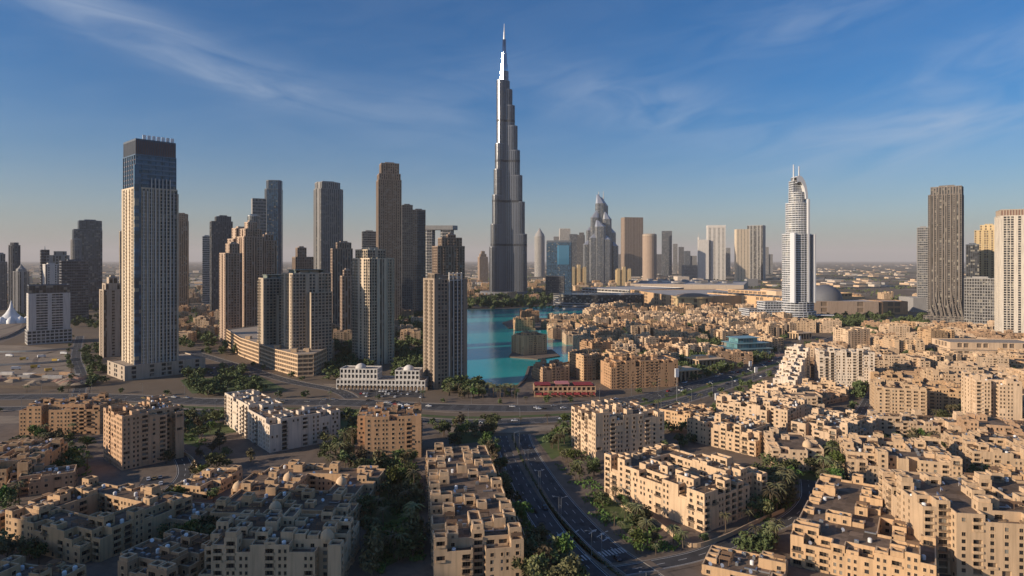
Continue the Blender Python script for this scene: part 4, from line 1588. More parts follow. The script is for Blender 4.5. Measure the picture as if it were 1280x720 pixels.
def pavilion_mesh(wall, w, h, deep=0.7):
    key = (wall.name, w, h)
    if key not in PAV:
        mb = MB()
        t = 0.55
        mb.prism(rect(w, w), 0, h, 0, top=False)
        o, i = rect(w, w), rect(w - 2 * t, w - 2 * t)
        for k in range(4):
            j = (k + 1) % 4
            mb.quad((*o[k], h), (*o[j], h), (*i[j], h), (*i[k], h), 1)
            mb.quad((*i[k], h), (*i[j], h), (*i[j], h - deep), (*i[k], h - deep), 0)
        mb.poly([(*p, h - deep) for p in i], 2)
        mb.box(-0.5, -w / 2 - 0.06, 0, 0.5, -w / 2 - 0.003, min(2.1, h * 0.7), 3)
        PAV[key] = mb.mesh('roof_pavilion', [wall, TRIM, ROOF, LOGGIA])
    return PAV[key]


OPEN = {     # u spans of holes within a cell, v span, depth, kind
    '1': ([(0.35, 1.7 * SW)], (0.75 * SW, 1.75 * SW), 0.32 * SW, 'wide'),
    '2': ([(0.18, 1.15 * SW), (0.61, 1.15 * SW)], (0.8 * SW, 1.65 * SW), 0.32 * SW, 'narrow'),
    'B': ([(0.17, 3.7 * SW)], (0.12 * SW, 2.55 * SW), 1.2 * SW, 'balcony'),
    'D': ([], (0.5, 1.0), 0.3, None),
}


def panel(mb, a, b, z0, ch, pane_fill):
    """one storey of one cell side from a to b (outside on the right hand of a->b ... inward is to the left); returns the openings"""
    L = math.hypot(b[0] - a[0], b[1] - a[1])
    t = ((b[0] - a[0]) / L, (b[1] - a[1]) / L)
    n = (-t[1], t[0])
    spans, (v0, vh), dep, kind = OPEN[ch]

    def P(u, v, d=0.0):
        return (a[0] + t[0] * u + n[0] * d, a[1] + t[1] * u + n[1] * d, z0 + v)
    if not spans:
        mb.quad(P(0, 0), P(L, 0), P(L, FH), P(0, FH), 0)
        return []
    us = [0.0]
    for f, w in spans:
        us += [f * L, f * L + w]
    us.append(L)
    v1 = v0 + vh
    res = []
    for k in range(len(us) - 1):
        u0, u1 = us[k], us[k + 1]
        if k % 2 == 0:
            mb.quad(P(u0, 0), P(u1, 0), P(u1, v0), P(u0, v0), 0)
            mb.quad(P(u0, v0), P(u1, v0), P(u1, v1), P(u0, v1), 0)
            mb.quad(P(u0, v1), P(u1, v1), P(u1, FH), P(u0, FH), 0)
        else:
            mb.quad(P(u0, 0), P(u1, 0), P(u1, v0), P(u0, v0), 0)
            mb.quad(P(u0, v1), P(u1, v1), P(u1, FH), P(u0, FH), 0)
            mb.quad(P(u0, v0), P(u1, v0), P(u1, v0, dep), P(u0, v0, dep), 0)
            mb.quad(P(u1, v1), P(u0, v1), P(u0, v1, dep), P(u1, v1, dep), 0)
            mb.quad(P(u0, v1), P(u0, v0), P(u0, v0, dep), P(u0, v1, dep), 0)
            mb.quad(P(u1, v0), P(u1, v1), P(u1, v1, dep), P(u1, v0, dep), 0)
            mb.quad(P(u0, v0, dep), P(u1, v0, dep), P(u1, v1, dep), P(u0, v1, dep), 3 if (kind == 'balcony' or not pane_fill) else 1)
            if kind == 'balcony' and pane_fill:
                mb.quad(P(u0, v0, -0.35), P(u1, v0, -0.35), P(u1, v0 + 0.8, -0.35), P(u0, v0 + 0.8, -0.35), 0)
                mb.quad(P(u0, v0 + 0.8, -0.35), P(u1, v0 + 0.8, -0.35), P(u1, v0 + 0.8, 0), P(u0, v0 + 0.8, 0), 2)
                mb.quad(P(u0, v0, 0), P(u0, v0, -0.35), P(u0, v0 + 0.8, -0.35), P(u0, v0 + 0.8, 0), 0)
                mb.quad(P(u1, v0, -0.35), P(u1, v0, 0), P(u1, v0 + 0.8, 0), P(u1, v0 + 0.8, -0.35), 0)
            res.append((P(u0, v0), math.atan2(t[1], t[0]), kind))
    return res


def court_plan(nx, ny, base, r, gap=None, vary=1, step=None):
    H = [[0] * nx for _ in range(ny)]
    for j in range(ny):
        for i in range(nx):
            edge = min(i, nx - 1 - i, j, ny - 1 - j)
            if gap and gap[0] <= i < gap[1] and gap[2] <= j < gap[3]:
                continue
            h = base
            q = r.random()
            if edge == 0 and q < 0.30:
                h -= 1
            elif edge == 0 and q < 0.37:
                h -= 2
            elif q > 0.90:
                h += 1
            H[j][i] = max(1, h)
    for j in (0, ny - 1):
        for i in range(nx):
            if r.random() < 0.16 and vary:
                H[j][i] = 0 if r.random() < 0.5 else 1
    return H


def low_rise(name, label, cx, cy, rz, plan, wall, near=False, seed=1, group=None, cat='apartment block', domes=0, roofm=None, cell=CELL, extras=1.0, coping=None, merged=False):
    r = random.Random(seed)
    ny, nx = len(plan), len(plan[0])
    W, D = nx * cell, ny * cell
    th = thing(name, label, cat, (cx, cy, 0), rz, group)
    occupy(cx, cy, rz, W / 2 + 1.5, D / 2 + 1.5)
    c0, s0 = math.cos(rz), math.sin(rz)
    mb = MB()
    rb = MB()
    opens = []

    def H(i, j):
        return plan[j][i] if 0 <= i < nx and 0 <= j < ny else 0
    colt = {}
    roofs = []
    for j in range(ny):
        for i in range(nx):
            h = H(i, j)
            if h <= 0:
                continue
            x0, y0 = -W / 2 + i * cell, -D / 2 + j * cell
            x1, y1 = x0 + cell, y0 + cell
            zt = h * FH
            rb.quad((x0, y0, zt), (x1, y0, zt), (x1, y1, zt), (x0, y1, zt))
            roofs.append((x0, y0, zt, i, j))
            for a, b, ni, nj, nrm in (((x0, y0), (x1, y0), i, j - 1, (0, -1)), ((x1, y0), (x1, y1), i + 1, j, (1, 0)), ((x1, y1), (x0, y1), i, j + 1, (0, 1)), ((x0, y1), (x0, y0), i - 1, j, (-1, 0))):
                hn = H(ni, nj)
                if hn >= h:
                    continue
                key = (i, j, nrm)
                if key not in colt:
                    colt[key] = r.choices('12BD', (0.22, 0.27, 0.42, 0.09))[0]
                ch = colt[key]
                wn = (nrm[0] * c0 - nrm[1] * s0, nrm[0] * s0 + nrm[1] * c0)
                facing = (wn[0] * -cx + wn[1] * -cy) > 0
                for f in range(hn, h):
                    c = ch if r.random() > 0.14 else r.choice('12BD')
                    fill = not (near and facing)
                    op = panel(mb, a, b, f * FH, c, fill)
                    if not fill:
                        opens += op
                # parapet
                t = 0.4
                ax, ay, bx, by = a[0], a[1], b[0], b[1]
                ix, iy = -nrm[0] * t, -nrm[1] * t
                pz = zt + 1.0
                mb.quad((ax, ay, zt), (bx, by, zt), (bx, by, pz), (ax, ay, pz), 0)
                mb.quad((ax, ay, pz), (bx, by, pz), (bx + ix, by + iy, pz), (ax + ix, ay + iy, pz), 2)
                mb.quad((bx + ix, by + iy, zt), (ax + ix, ay + iy, zt), (ax + ix, ay + iy, pz), (bx + ix, by + iy, pz), 0)
    rm = roofm or ROOF
    # roof cells cut off from the main deck stay with the wall
    cells = {(i, j): H(i, j) for j in range(ny) for i in range(nx) if H(i, j) > 0}
    seen, best = set(), set()
    for s in cells:
        if s in seen:
            continue
        todo, comp = [s], set()
        while todo:
            q = todo.pop()
            if q in comp:
                continue
            comp.add(q)
            for n_ in ((q[0] + 1, q[1]), (q[0] - 1, q[1]), (q[0], q[1] + 1), (q[0], q[1] - 1)):
                if n_ in cells and n_ not in comp and abs(cells[n_] - cells[q]) <= 1:
                    todo.append(n_)
        seen |= comp
        if len(comp) > len(best):
            best = comp
    if not merged:
        rb = MB()
        for x0, y0, zt, i, j in roofs:
            tgt, sl = (rb, 0) if (i, j) in best else (mb, 4)
            x1, y1 = x0 + cell, y0 + cell
            tgt.quad((x0, y0, zt), (x1, y0, zt), (x1, y1, zt), (x0, y1, zt), sl)
            if sl == 0:
                rb.quad((x0 + .3, y0 + .3, zt - 1.2), (x1 - .3, y0 + .3, zt - 1.2), (x1 - .3, y1 - .3, zt - 1.2), (x0 + .3, y1 - .3, zt - 1.2))
    if merged:
        # far copies: one mesh, roofs and roof boxes included
        for q in rb.f:
            mb.quad(*[rb.v[k] for k in q], 4)
        r.shuffle(roofs)
        for x0, y0, zt, i, j in roofs[:int(len(roofs) * 0.2 + 0.5)]:
            hh = r.choice((1.8, 2.3, 2.8))
            x, y, z = x0 + cell / 2, y0 + cell / 2, zt
            mb.prism(shift(rect(4.0, 4.0), x, y), z, z + hh, 0, top=False)
            o4, i4 = shift(rect(4.0, 4.0), x, y), shift(rect(3.0, 3.0), x, y)
            for k in range(4):
                k2 = (k + 1) % 4
                mb.quad((*o4[k], z + hh), (*o4[k2], z + hh), (*i4[k2], z + hh), (*i4[k], z + hh), 2)
                mb.quad((*i4[k], z + hh), (*i4[k2], z + hh), (*i4[k2], z + hh - 0.7), (*i4[k], z + hh - 0.7), 0)
            mb.poly([(*p, z + hh - 0.7) for p in i4], 4)
        for x0, y0, zt, i, j in roofs[-domes:] if domes else []:
            mb.lathe([(2.6, zt + 0.01), (2.6, zt + 1.0), (2.0, zt + 2.6), (1.2, zt + 3.3), (0.2, zt + 3.7)], 10, 2, x0 + cell / 2, y0 + cell / 2)
        bpy.data.objects.remove(th)
        o = link(name, mb.mesh(name, [wall, PANE, coping or TRIM, LOGGIA, rm]), None, (cx, cy, 0), rz)
        return tag(o, label, cat, group)
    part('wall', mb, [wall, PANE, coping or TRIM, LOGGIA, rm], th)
    deck = part('roof', rb, rm, th)
    if near:
        opens.sort(key=lambda o: -o[0][2])
        wins = [o for o in opens if o[2] != 'balcony'][:96]
        bals = [o for o in opens if o[2] == 'balcony'][:96]
        rest = [o for o in opens if o[2] != 'balcony'][96:]
        for p, a, k in wins + bals + rest[:0]:
            me = balcony_mesh(wall, 'railed' if (int(p[0] * 0.16) + int(p[1] * 0.16)) % 3 == 0 else 'balcony') if k == 'balcony' else UNIT[k]
            link('balcony' if k == 'balcony' else 'window', me, th, p, a)
        if rest:
            pm = MB()
            for p, a, k in rest:
                w, hh = (1.7 * SW, 1.75 * SW) if k == 'wide' else (1.15 * SW, 1.65 * SW)
                ca, sa = math.cos(a), math.sin(a)
                q = [(p[0] + u * ca - 0.21 * sa, p[1] + u * sa + 0.21 * ca, p[2] + v) for u, v in ((0, 0), (w, 0), (w, hh), (0, hh))]
                pm.quad(*q)
            o = part('lower_window', pm, PANE, th)
            o['kind'] = 'stuff'
    # rooftop furniture
    r.shuffle(roofs)
    n_p = int(len(roofs) * 0.16 * extras + 0.5)
    used = 0
    lim = 22 if near else (6 if 0 < cy < 800 else 4)
    for x0, y0, zt, i, j in roofs[:min(n_p, lim)]:
        hh = r.choice((1.8, 2.3, 2.8))
        o = link('roof_pavilion', pavilion_mesh(wall, 4.0, hh), deck, (x0 + cell / 2, y0 + cell / 2, zt + 0.004), r.choice((0, 0.5 * math.pi, math.pi)))
        used += 1
    rest = roofs[min(n_p, lim):]
    for k in range(domes):
        if rest:
            x0, y0, zt, i, j = rest.pop()
            link('dome', UNIT['dome'], deck, (x0 + cell / 2, y0 + cell / 2, zt + 0.01))
    if near or (0 < cy < 650):
        for x0, y0, zt, i, j in rest[:int(len(rest) * 0.16)][:8]:
            link('pergola', UNIT['pergola'], deck, (x0 + 0.6, y0 + 0.7, zt + 0.004))
        for x0, y0, zt, i, j in rest[int(len(rest) * 0.16):][:(34 if near else 5)]:
            q = r.random()
            px, py = x0 + r.uniform(0.8, 2.8), y0 + r.uniform(0.8, 2.8)
            if q < 0.5:
                link('air_conditioner', UNIT['aircon'], deck, (px, py, zt + 0.004), r.choice((0, 1.5708)))
            elif q < 0.65:
                link('water_tank', UNIT['tank'], deck, (px, py, zt + 0.004))
            elif q < 0.82:
                link('duct', UNIT['duct'], deck, (x0 + 0.2, y0 + 0.9, zt + 0.004))
            else:
                link('satellite_dish', UNIT['dish'], deck, (px, py, zt + 0.004))
    return th


def slot_plan(nx, ny, base, seed, gap=None, vary=1):
    # plans are counted in 6.4 m bays and refined to the finer cells
    k = 6.4 / CELL
    g = tuple(round(q * k) for q in gap) if gap else None
    return court_plan(round(nx * k), round(ny * k), base, random.Random(seed), g, vary)


def wh(px, py, h=0.0):
    return gp(px, py, h)


AB = 'apartment_block'
# ---- the nearest blocks, each as the photograph shows it
low_rise(AB, 'sand coloured courtyard block with a walled inner yard at the bottom left', -177, 272, R(-23), slot_plan(9, 7, 4, 11, (3, 7, 2, 5)), SAND, True, 11)
low_rise(AB, 'tall rose sand block with balconies standing above the courtyard block', -214, 372, R(48), slot_plan(5, 5, 11, 12), stucco('rosy_sand_stucco', (0.56, 0.355, 0.215)), True, 12)
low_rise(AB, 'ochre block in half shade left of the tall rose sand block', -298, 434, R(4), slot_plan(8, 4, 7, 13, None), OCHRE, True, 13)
low_rise(AB, 'sand block with square roof pavilions cut by the left picture edge', -263, 338, R(14), slot_plan(5, 7, 5, 14, (2, 3, 2, 5)), SAND, True, 14)
p15 = [[0] * 7 for _ in range(14)]
for j in range(14):
    for i in range(7):
        if i < 3 or j < 3:
            p15[j][i] = (7 if j < 5 else 8) - (1 if (i * 7 + j * 3) % 5 == 0 else 0)
low_rise(AB, 'white L shaped block with its long side in the sun', -156, 430, R(40), p15, WHITE, True, 15, coping=WHITE, cell=6.4)
low_rise(AB, 'low tan complex with domed roofs round an open yard', -98, 300, R(-3), slot_plan(10, 10, 3, 16, (4, 7, 4, 8)), SAND, True, 16, domes=4)
low_rise(AB, 'wide cream block at the bottom edge in front of the domed complex', -86, 243, R(0), slot_plan(8, 5, 5, 17), CREAM, True, 17, domes=1)
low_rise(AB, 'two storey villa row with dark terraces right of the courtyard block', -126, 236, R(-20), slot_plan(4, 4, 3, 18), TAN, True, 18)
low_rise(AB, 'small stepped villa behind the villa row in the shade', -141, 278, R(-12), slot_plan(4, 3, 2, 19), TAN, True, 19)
low_rise(AB, 'low villa roofs in the bottom left corner of the picture', -172, 224, R(-14), slot_plan(6, 3, 2, 20), SAND, True, 20)
low_rise(AB, 'orange tan block with six balconied storeys beside the palm garden', -73, 384, R(8), slot_plan(6, 4, 9, 21), OCHRE, True, 21)
p22 = slot_plan(5, 19, 5, 22, None)
low_rise(AB, 'long stepped block running down to the bottom edge left of the side street', -21, 288, R(9), p22, CREAM, True, 22)
low_rise(AB, 'sunlit eight storey block above the right side of the side street', 64, 390, R(20), slot_plan(7, 5, 9, 23), PALE, True, 23)
low_rise(AB, 'sunlit five storey block with a long slot yard beside the zebra crossing', 82, 307, R(36), slot_plan(7, 9, 6, 24, (3, 5, 2, 7)), CREAM, True, 24)
low_rise(AB, 'cream block with its sunlit long side facing the slot yard block', 139, 402, R(-48), slot_plan(7, 5, 5, 25), CREAM, True, 25)
low_rise(AB, 'broad sand block at the boulevard bend behind the palm garden', 176, 450, R(-46), slot_plan(8, 6, 6, 26, (3, 5, 2, 4)), PALE, True, 26)
low_rise(AB, 'sunlit sand block just behind the palm garden', 205, 406, R(-50), slot_plan(5, 8, 5, 27), PALE, True, 27)
p28 = [[min(13, 3 + (j * 11) // 8 + (1 if i == 1 else 0)) for i in range(3)] for j in range(8)]
low_rise('terraced_block', 'white block stepping up like stairs to a domed top', 258, 590, R(-38), p28, WHITE, True, 28, domes=1, coping=WHITE, cell=6.4)
low_rise('terraced_block', 'white ten storey slab right of the stepped domed block', 305, 588, R(-14), slot_plan(7, 3, 12, 29, None, 0), WHITE, True, 29, coping=WHITE)
low_rise(AB, 'large shaded block with dark flat roofs at the bottom right', 147, 264, R(-33), slot_plan(7, 13, 4, 30, (4, 5, 3, 6), 0), SAND, True, 30, extras=0.6)
low_rise(AB, 'tall sunlit block with timber roof shelters in the bottom right corner', 186, 248, R(-10), slot_plan(10, 7, 9, 31, (4, 6, 3, 5)), CREAM, True, 31)
low_rise(AB, 'cream courtyard block below the long block on the right', 207, 347, R(-20), slot_plan(8, 7, 5, 32, (3, 5, 3, 5)), CREAM, True, 32)
low_rise(AB, 'sunlit tall narrow block with a roof terrace near the right edge', 337, 452, R(-14), slot_plan(4, 4, 12, 33), PALE, True, 33)
low_rise(AB, 'low wing at the foot of the tall narrow block near the right edge', 325, 410, R(-10), slot_plan(8, 3, 4, 34), CREAM, True, 34)
low_rise(AB, 'sand block with roof pavilions cut by the right picture edge', 268, 356, R(-16), slot_plan(6, 7, 5, 35, (2, 4, 2, 5)), CREAM, True, 35)
low_rise(AB, 'long cream block with loggias across the middle right', 264, 420, R(-8), slot_plan(9, 3, 4, 36), PALE, True, 36)
low_rise(AB, 'low flat roofed kiosk block at the lower edge beside the lane', 86, 236, R(-28), slot_plan(4, 3, 1, 37, None, 0), SAND, True, 37)
low_rise(AB, 'pair of low villas in the gap right of the courtyard block', -152, 322, R(-10), slot_plan(3, 4, 2, 38, None, 0), SAND, True, 38)
low_rise(AB, 'low sand wing between the tall rose sand block and the left edge block', -236, 322, R(30), slot_plan(4, 3, 3, 39), TAN, True, 39)
# ---- a second tier
MID = [
    ('cream block with a stepped roofline behind the long loggia block', 296, 492, -20, 5, 5, 6, CREAM), ('sand block between the terraced slab and the white tower', 384, 640, -10, 8, 4, 6, PALE),
    ('nine storey peach block beside the avenue trees', 440, 830, 12, 5, 4, 9, PALE), ('nine storey rose block in front of the brown ribbed tower', 540, 815, 6, 6, 4, 9, SAND),
    ('cream block left of the nine storey rose block', 478, 782, -12, 6, 4, 6, CREAM), ('domed cream block below the white tower podium', 438, 655, 8, 5, 4, 6, CREAM),
    ('low parking hall with a plain flat roof behind the sand blocks', 252, 520, -56, 3, 7, 2, TAN), ('sand block in the sun left of the low parking hall', 214, 512, -44, 6, 4, 5, PALE),
    ('cream block under the terraced white slab', 268, 548, -40, 6, 3, 3, CREAM), ('sand villa group behind the tall narrow block', 372, 520, -15, 6, 4, 4, SAND),
    ('cream block right of the domed cream block', 500, 690, -8, 6, 4, 4, PALE), ('sand block at the right edge above the tall narrow block', 408, 500, -12, 5, 5, 4, CREAM),
    ('sand block in the second row right of the lane', 336, 560, -20, 6, 4, 5, SAND), ('peach block with sunny front behind the terraced slab', 352, 720, -14, 6, 4, 6, PALE),
    ('cream low block behind the peach block on the right', 420, 735, -4, 6, 4, 5, CREAM), ('rose sand block beside the right edge podium', 575, 720, -8, 6, 4, 4, SAND),
    ('sand block in shadow behind the sunlit eight storey block', 122, 448, -40, 4, 4, 4, SAND),
    ('sand block at the lower right between two lanes', 246, 300, -20, 4, 5, 4, SAND),
]
for k, (lb, x, y, rz, nx, ny, f, w) in enumerate(MID):
    gap = (2, nx - 2, 1, ny - 1) if nx > 5 and ny > 3 and k % 2 else None
    low_rise(AB, lb, x, y, R(rz), slot_plan(nx, ny, f if f < 6 else f + 1, 100 + k, gap), w, False, 100 + k, domes=1 if 'domed' in lb else 0)
# ---- round the lake
low_rise('souk_building', 'tan lakeside block with a row of tall dark arches on its front', 117, 590, R(12), slot_plan(10, 4, 9, 60, None, 0), OCHRE, False, 60, cat='building')
low_rise('souk_building', 'tan corner tower block at the left end of the arched lakeside block', 74, 628, R(24), slot_plan(4, 5, 9, 61), SAND, False, 61, cat='building')
low_rise('lake_pavilion', 'square tan pavilion standing alone in the lake', 21, 786, R(28), [[9, 9, 9, 9, 9], [9, 10, 10, 9, 9], [9, 10, 10, 10, 9], [9, 9, 10, 9, 9], [8, 9, 9, 9, 8]], SAND, False, 62, cat='building', cell=6.4)
low_rise('souk_building', 'small tan block on the lake shore behind the red roofed restaurant', 37, 618, R(20), slot_plan(4, 4, 5, 63), TAN, False, 63, cat='building')
for k, (x, y, rz, nx, ny, f, lb) in enumerate(((20, 1055, 10, 5, 4, 6, 'tan block at the left tip of the lake island'), (72, 1075, -6, 7, 4, 4, 'low tan block in the middle of the lake island'), (32, 1180, 8, 5, 4, 7, 'tan block with a pointed roofline behind the lake island'), (118, 1000, 18, 5, 5, 5, 'brown block at the right end of the lake island'), (130, 880, 14, 6, 4, 5, 'tan block on the canal bank right of the lone lake pavilion'), (100, 760, 20, 4, 5, 6, 'tan block with a lit left wall by the canal mouth'))):
    low_rise('souk_building', lb, x, y, R(rz), slot_plan(nx, ny, f + 1, 70 + k), (SAND, TAN, OCHRE)[k % 3], False, 70 + k, cat='building')

# red roofed restaurant
x, y = gp(706, 496)
th = thing('restaurant', 'two storey lakeside restaurant with red roofs and red awnings', 'restaurant', (x, y + 8, 0), R(2))
REDR = plain('red_roofing', (0.27, 0.030, 0.034), 0.8, var=0.4)
mb = MB()
stack(mb, rect(52, 16), 0, 8, 4, 4, ('g',), 1.2)
cap(mb, rect(52, 16), 8, 0.8)
part('wall', mb, [TAN, REDR, PANE, PANE, ROOF], th)
for k, (x0, x1, y0, y1, z) in enumerate(((-25, -12, -7, 6, 9.6), (-8, 4, -6, 7, 10.2), (8, 24, -7, 6, 9.4))):
    mb = MB()
    mb.prism([(x0, y0), (x1, y0), (x1, y1), (x0, y1)], z, z + 0.5, 0)
    for a, b in ((x0 + 0.5, y0 + 0.5), (x1 - 0.8, y0 + 0.5), (x0 + 0.5, y1 - 0.8), (x1 - 0.8, y1 - 0.8)):
        mb.box(a, b, 8.1, a + 0.3, b + 0.3, z)
    part('roof', mb, REDR if k != 1 else plain('pink_roofing', (0.50, 0.18, 0.17), 0.7), th)
for k in range(8):
    mb = MB()
    u = -25 + k * 6.4
    mb.quad((u, -11.5, 2.6), (u + 5.2, -11.5, 2.6), (u + 5.2, -8.1, 3.6), (u, -8.1, 3.6))
    mb.quad((u, -11.5, 2.3), (u + 5.2, -11.5, 2.3), (u + 5.2, -11.5, 2.6), (u, -11.5, 2.6))
    mb.box(u + 0.1, -11.4, 0, u + 0.25, -11.25, 2.4)
    mb.box(u + 4.95, -11.4, 0, u + 5.1, -11.25, 2.4)
    part('awning', mb, REDR, th)
occupy(x, y + 8, 0, 30, 16)

# roadside pavilions and the teal glass building
for k, (px, py, w, d, h, lb) in enumerate(((850, 476, 34, 18, 9, 'low cream shop hall with a flat overhanging roof beside the bend'), (884, 462, 30, 20, 10, 'pale flat roofed shop hall next to the roundabout trees'), (1004, 424, 26, 16, 8, 'small flat kiosk hall beside the far avenue'))):
    x, y = gp(px, py)
    th = thing('shop_hall', lb, 'shop', (x, y + d / 2, 0), R(22))
    mb = MB()
    stack(mb, rect(w, d), 0, h, 5, h, ('v',), 1.5)
    part('wall', mb, [CREAM, TAN, PANE, PANE, ROOF], th)
    mb = MB()
    mb.prism(rect(w + 4, d + 4), h + 0.02, h + 1.0)
    mb.prism(shift(rect(w * 0.5, d * 0.5), -w * 0.15, 2), h + 1.0, h + 3.4)
    part('roof', mb, TRIM, th)
    occupy(x, y + d / 2, R(22), w / 2 + 3, d / 2 + 3)
x, y = gp(938, 445)
TEAL = glass('teal_glass', (0.10, 0.22, 0.24), 0.12, (5, 5, 4), 0.6, curtain=0.05)
TEALR = plain('teal_metal_roof', (0.20, 0.34, 0.36), 0.45, 0.2)
th = thing('glass_centre', 'modern teal glass hall with stacked slanting roof slabs', 'building', (x, y + 24, 0), R(18))
for k, (w, d, z0, z1, ox, oy) in enumerate(((52, 36, 0, 7, 0, 0), (42, 26, 7.6, 13, 4, 2), (28, 18, 13.6, 19, 2, 3))):
    mb = MB()
    c = shift(rect(w, d), ox, oy)
    stack(mb, c, z0, z1, 4, 6, ('c',), 1.0)
    part('glass_wall', mb, [STEEL, STEEL, TEAL, TEAL, ROOF], th)
    mb = MB()
    c = shift(rect(w + 5, d + 5), ox, oy)
    mb.prism(c, z1 + 0.02, z1 + 0.6)
    part('roof_slab', mb, TEALR, th)
occupy(x, y + 24, R(18), 32, 24)

# ---- the big mall
PINKST = stucco('mall_stone', (0.62, 0.40, 0.22), var=0.08, scale=0.02)
MALLR = plain('mall_roof_deck', (0.42, 0.39, 0.36), 0.9, var=0.3, scale=0.03)
MALLD = plain('mall_dark_roof', (0.15, 0.145, 0.145), 0.9, var=0.3, scale=0.03)
xL, yL = gp(732, 379)
xM, yM = gp(866, 386)
xR, yR = gp(1002, 391)
th = thing('shopping_mall', 'vast flat mall with drum entrance and arcaded stone front', 'mall', (xM, yM, 0), 0)


def seg_hall(x0, y0, x1, y1, depth, z, bw, pats, mats, nm='hall', z0=0.0):
    dx, dy = x1 - x0, y1 - y0
    l = math.hypot(dx, dy)
    ux, uy = dx / l, dy / l
    c = [(x0, y0), (x1, y1), (x1 - uy * depth, y1 + ux * depth), (x0 - uy * depth, y0 + ux * depth)]
    c = [(a - xM, b - yM) for a, b in c]
    mb = MB()
    stack(mb, c, z0, z, bw, 9, pats, 2.5)
    cap(mb, c, z, 2.0, 1.0, 0, 4)
    part(nm, mb, mats, th)
    return c


PM = [PINKST, PINKST, LOGGIA, LOGGIA, MALLR]
GM = [W_GREY, W_GREY, G_DARK, G_DARK, MALLD]
yb = yM + 140
MP = [gp(728, 371), gp(788, 375), gp(845, 386), gp(884, 381), gp(988, 391)]
seg_hall(*MP[3], *MP[4], 230, 29, 13, ('wwgg', 'w'), PM, 'stone_front_hall')
seg_hall(*MP[1], *MP[2], 260, 28, 13, ('wggw', 'w'), PM, 'stone_front_hall')
seg_hall(MP[0][0], MP[0][1] + 10, MP[1][0], MP[1][1] + 20, 260, 26, 14, ('h',), [W_WHITE, W_WHITE, G_DARK, G_DARK, MALLR], 'white_hall')
seg_hall(MP[1][0] + 60, MP[1][1] + 330, MP[4][0] + 130, MP[4][1] + 640, 420, 33, 20, ('w',), [W_TAUPE, W_TAUPE, G_DARK, G_DARK, MALLR], 'rear_hall')
seg_hall(MP[3][0] + 60, MP[3][1] + 20, MP[4][0] + 70, MP[4][1] + 30, 120, 37, 14, ('g',), [PINKST, PINKST, LOGGIA, LOGGIA, MALLR], 'clerestory', 29.5)
for (ax, ay), (bx, by), dp in ((MP[3], MP[4], 230), (MP[1], MP[2], 260), (MP[0], MP[1], 260)):
    l = math.hypot(bx - ax, by - ay)
    ux, uy = (bx - ax) / l, (by - ay) / l
    occupy((ax + bx) / 2 - uy * dp / 2, (ay + by) / 2 + ux * dp / 2, math.atan2(uy, ux), l / 2 + 14, dp / 2 + 14)
for k in range(7):
    mb = MB()
    w = 150 - k * 8
    c = [(-330 + k * 6, 30 + k * 20)] + [(-330 + k * 6 + w * (0.5 - 0.5 * math.cos(a)) * 1.5, 30 + k * 20 - 55 * math.sin(a)) for a in (0.3, 0.7, 1.1, 1.57, 2.0, 2.4, 2.8)] + [(-330 + k * 6 + w * 1.5, 30 + k * 20), (-330 + w * 1.4, 140), (-320, 140)]
    mb.prism(c, k * 4.6 + 0.1, k * 4.6 + 2.2)
    part('terrace_slab', mb, W_GREY, th)
mb = MB()
c = [(-310, 70)] + [(-310 + 210 * (0.5 - 0.5 * math.cos(a)), 70 - 45 * math.sin(a)) for a in (0.4, 0.8, 1.2, 1.57, 2.0, 2.4, 2.8)] + [(-100, 70), (-105, 139), (-305, 139)]
mb.prism(c, 0, 31)
part('terrace_core', mb, G_DARK, th)
mb = MB()
c = ngon(44, 40, 28)
stack(mb, c, 0, 26, 9, 13, ('w', 'w', 'g'), 2.0)
mb.prism(ngon(47, 43, 28), 26, 30)
part('drum_entrance', mb, [W_GOLD, W_GOLD, LOGGIA, LOGGIA, MALLR], th)
mb = MB()
mb.lathe([(40, 30), (36, 33), (20, 36), (2, 37)], 28)
part('drum_roof', mb, plain('bronze_roofing', (0.20, 0.15, 0.11), 0.7), th)
for k in range(14):
    mb = MB()
    u = xM + 70 + k * 20
    c = rect(13, 9)
    mb.prism(c, 0, 5.5)
    part('roof_lantern', mb, MALLD, th, loc=(MP[3][0] - xM + 16 + k * 7, MP[3][1] - yM - 12 - k * 17.4, 29.3))
for k in range(40):
    mb = MB()
    mb.prism(rect(rng.uniform(8, 30), rng.uniform(8, 40)), 0, rng.uniform(3, 8))
    part('roof_unit', mb, rng.choice((MALLD, W_GREY, W_WHITE, MALLR)), th, loc=(rng.uniform(20, 330), rng.uniform(680, 980), 35.2))
occupy(xM + 80, yM + 420, 0, 380, 300)
occupy(xM, yM, 0, 56, 54)
occupy(xM - 210, yM + 90, 0, 125, 70)
# second part behind the white hotel tower
x, y = gp(1062, 394)
th = thing('shopping_mall', 'dark mall wing with grey dome and pale hall right of the hotel tower', 'mall', (x, y + 60, 0), R(-4))
mb = MB()
stack(mb, rect(150, 70), 0, 26, 15, 13, ('wwg',), 2.0)
cap(mb, rect(150, 70), 26, 1.5)
part('hall', mb, [W_BROWN, W_BROWN, LOGGIA, LOGGIA, MALLR], th)
mb = MB()
mb.lathe([(36, 26.2), (35, 36), (31, 45), (23, 53), (12, 58), (2, 60)], 28, 0, -10, 30)
part('dome', mb, plain('zinc_dome', (0.12, 0.125, 0.14), 0.7, 0.1), th, True)
mb = MB()
mb.prism([(-95, 90), (-20, 90), (-30, 190), (-100, 190)], 0, 42)
part('pale_hall', mb, PALE, th)
mb = MB()
stack(mb, shift(rect(56, 50), 108, -6), 0, 26, 14, 13, ('wg',), 2.0)
cap(mb, shift(rect(56, 50), 108, -6), 26, 1.5)
part('orange_hall', mb, [OCHRE, OCHRE, LOGGIA, LOGGIA, MALLR], th)
mb = MB()
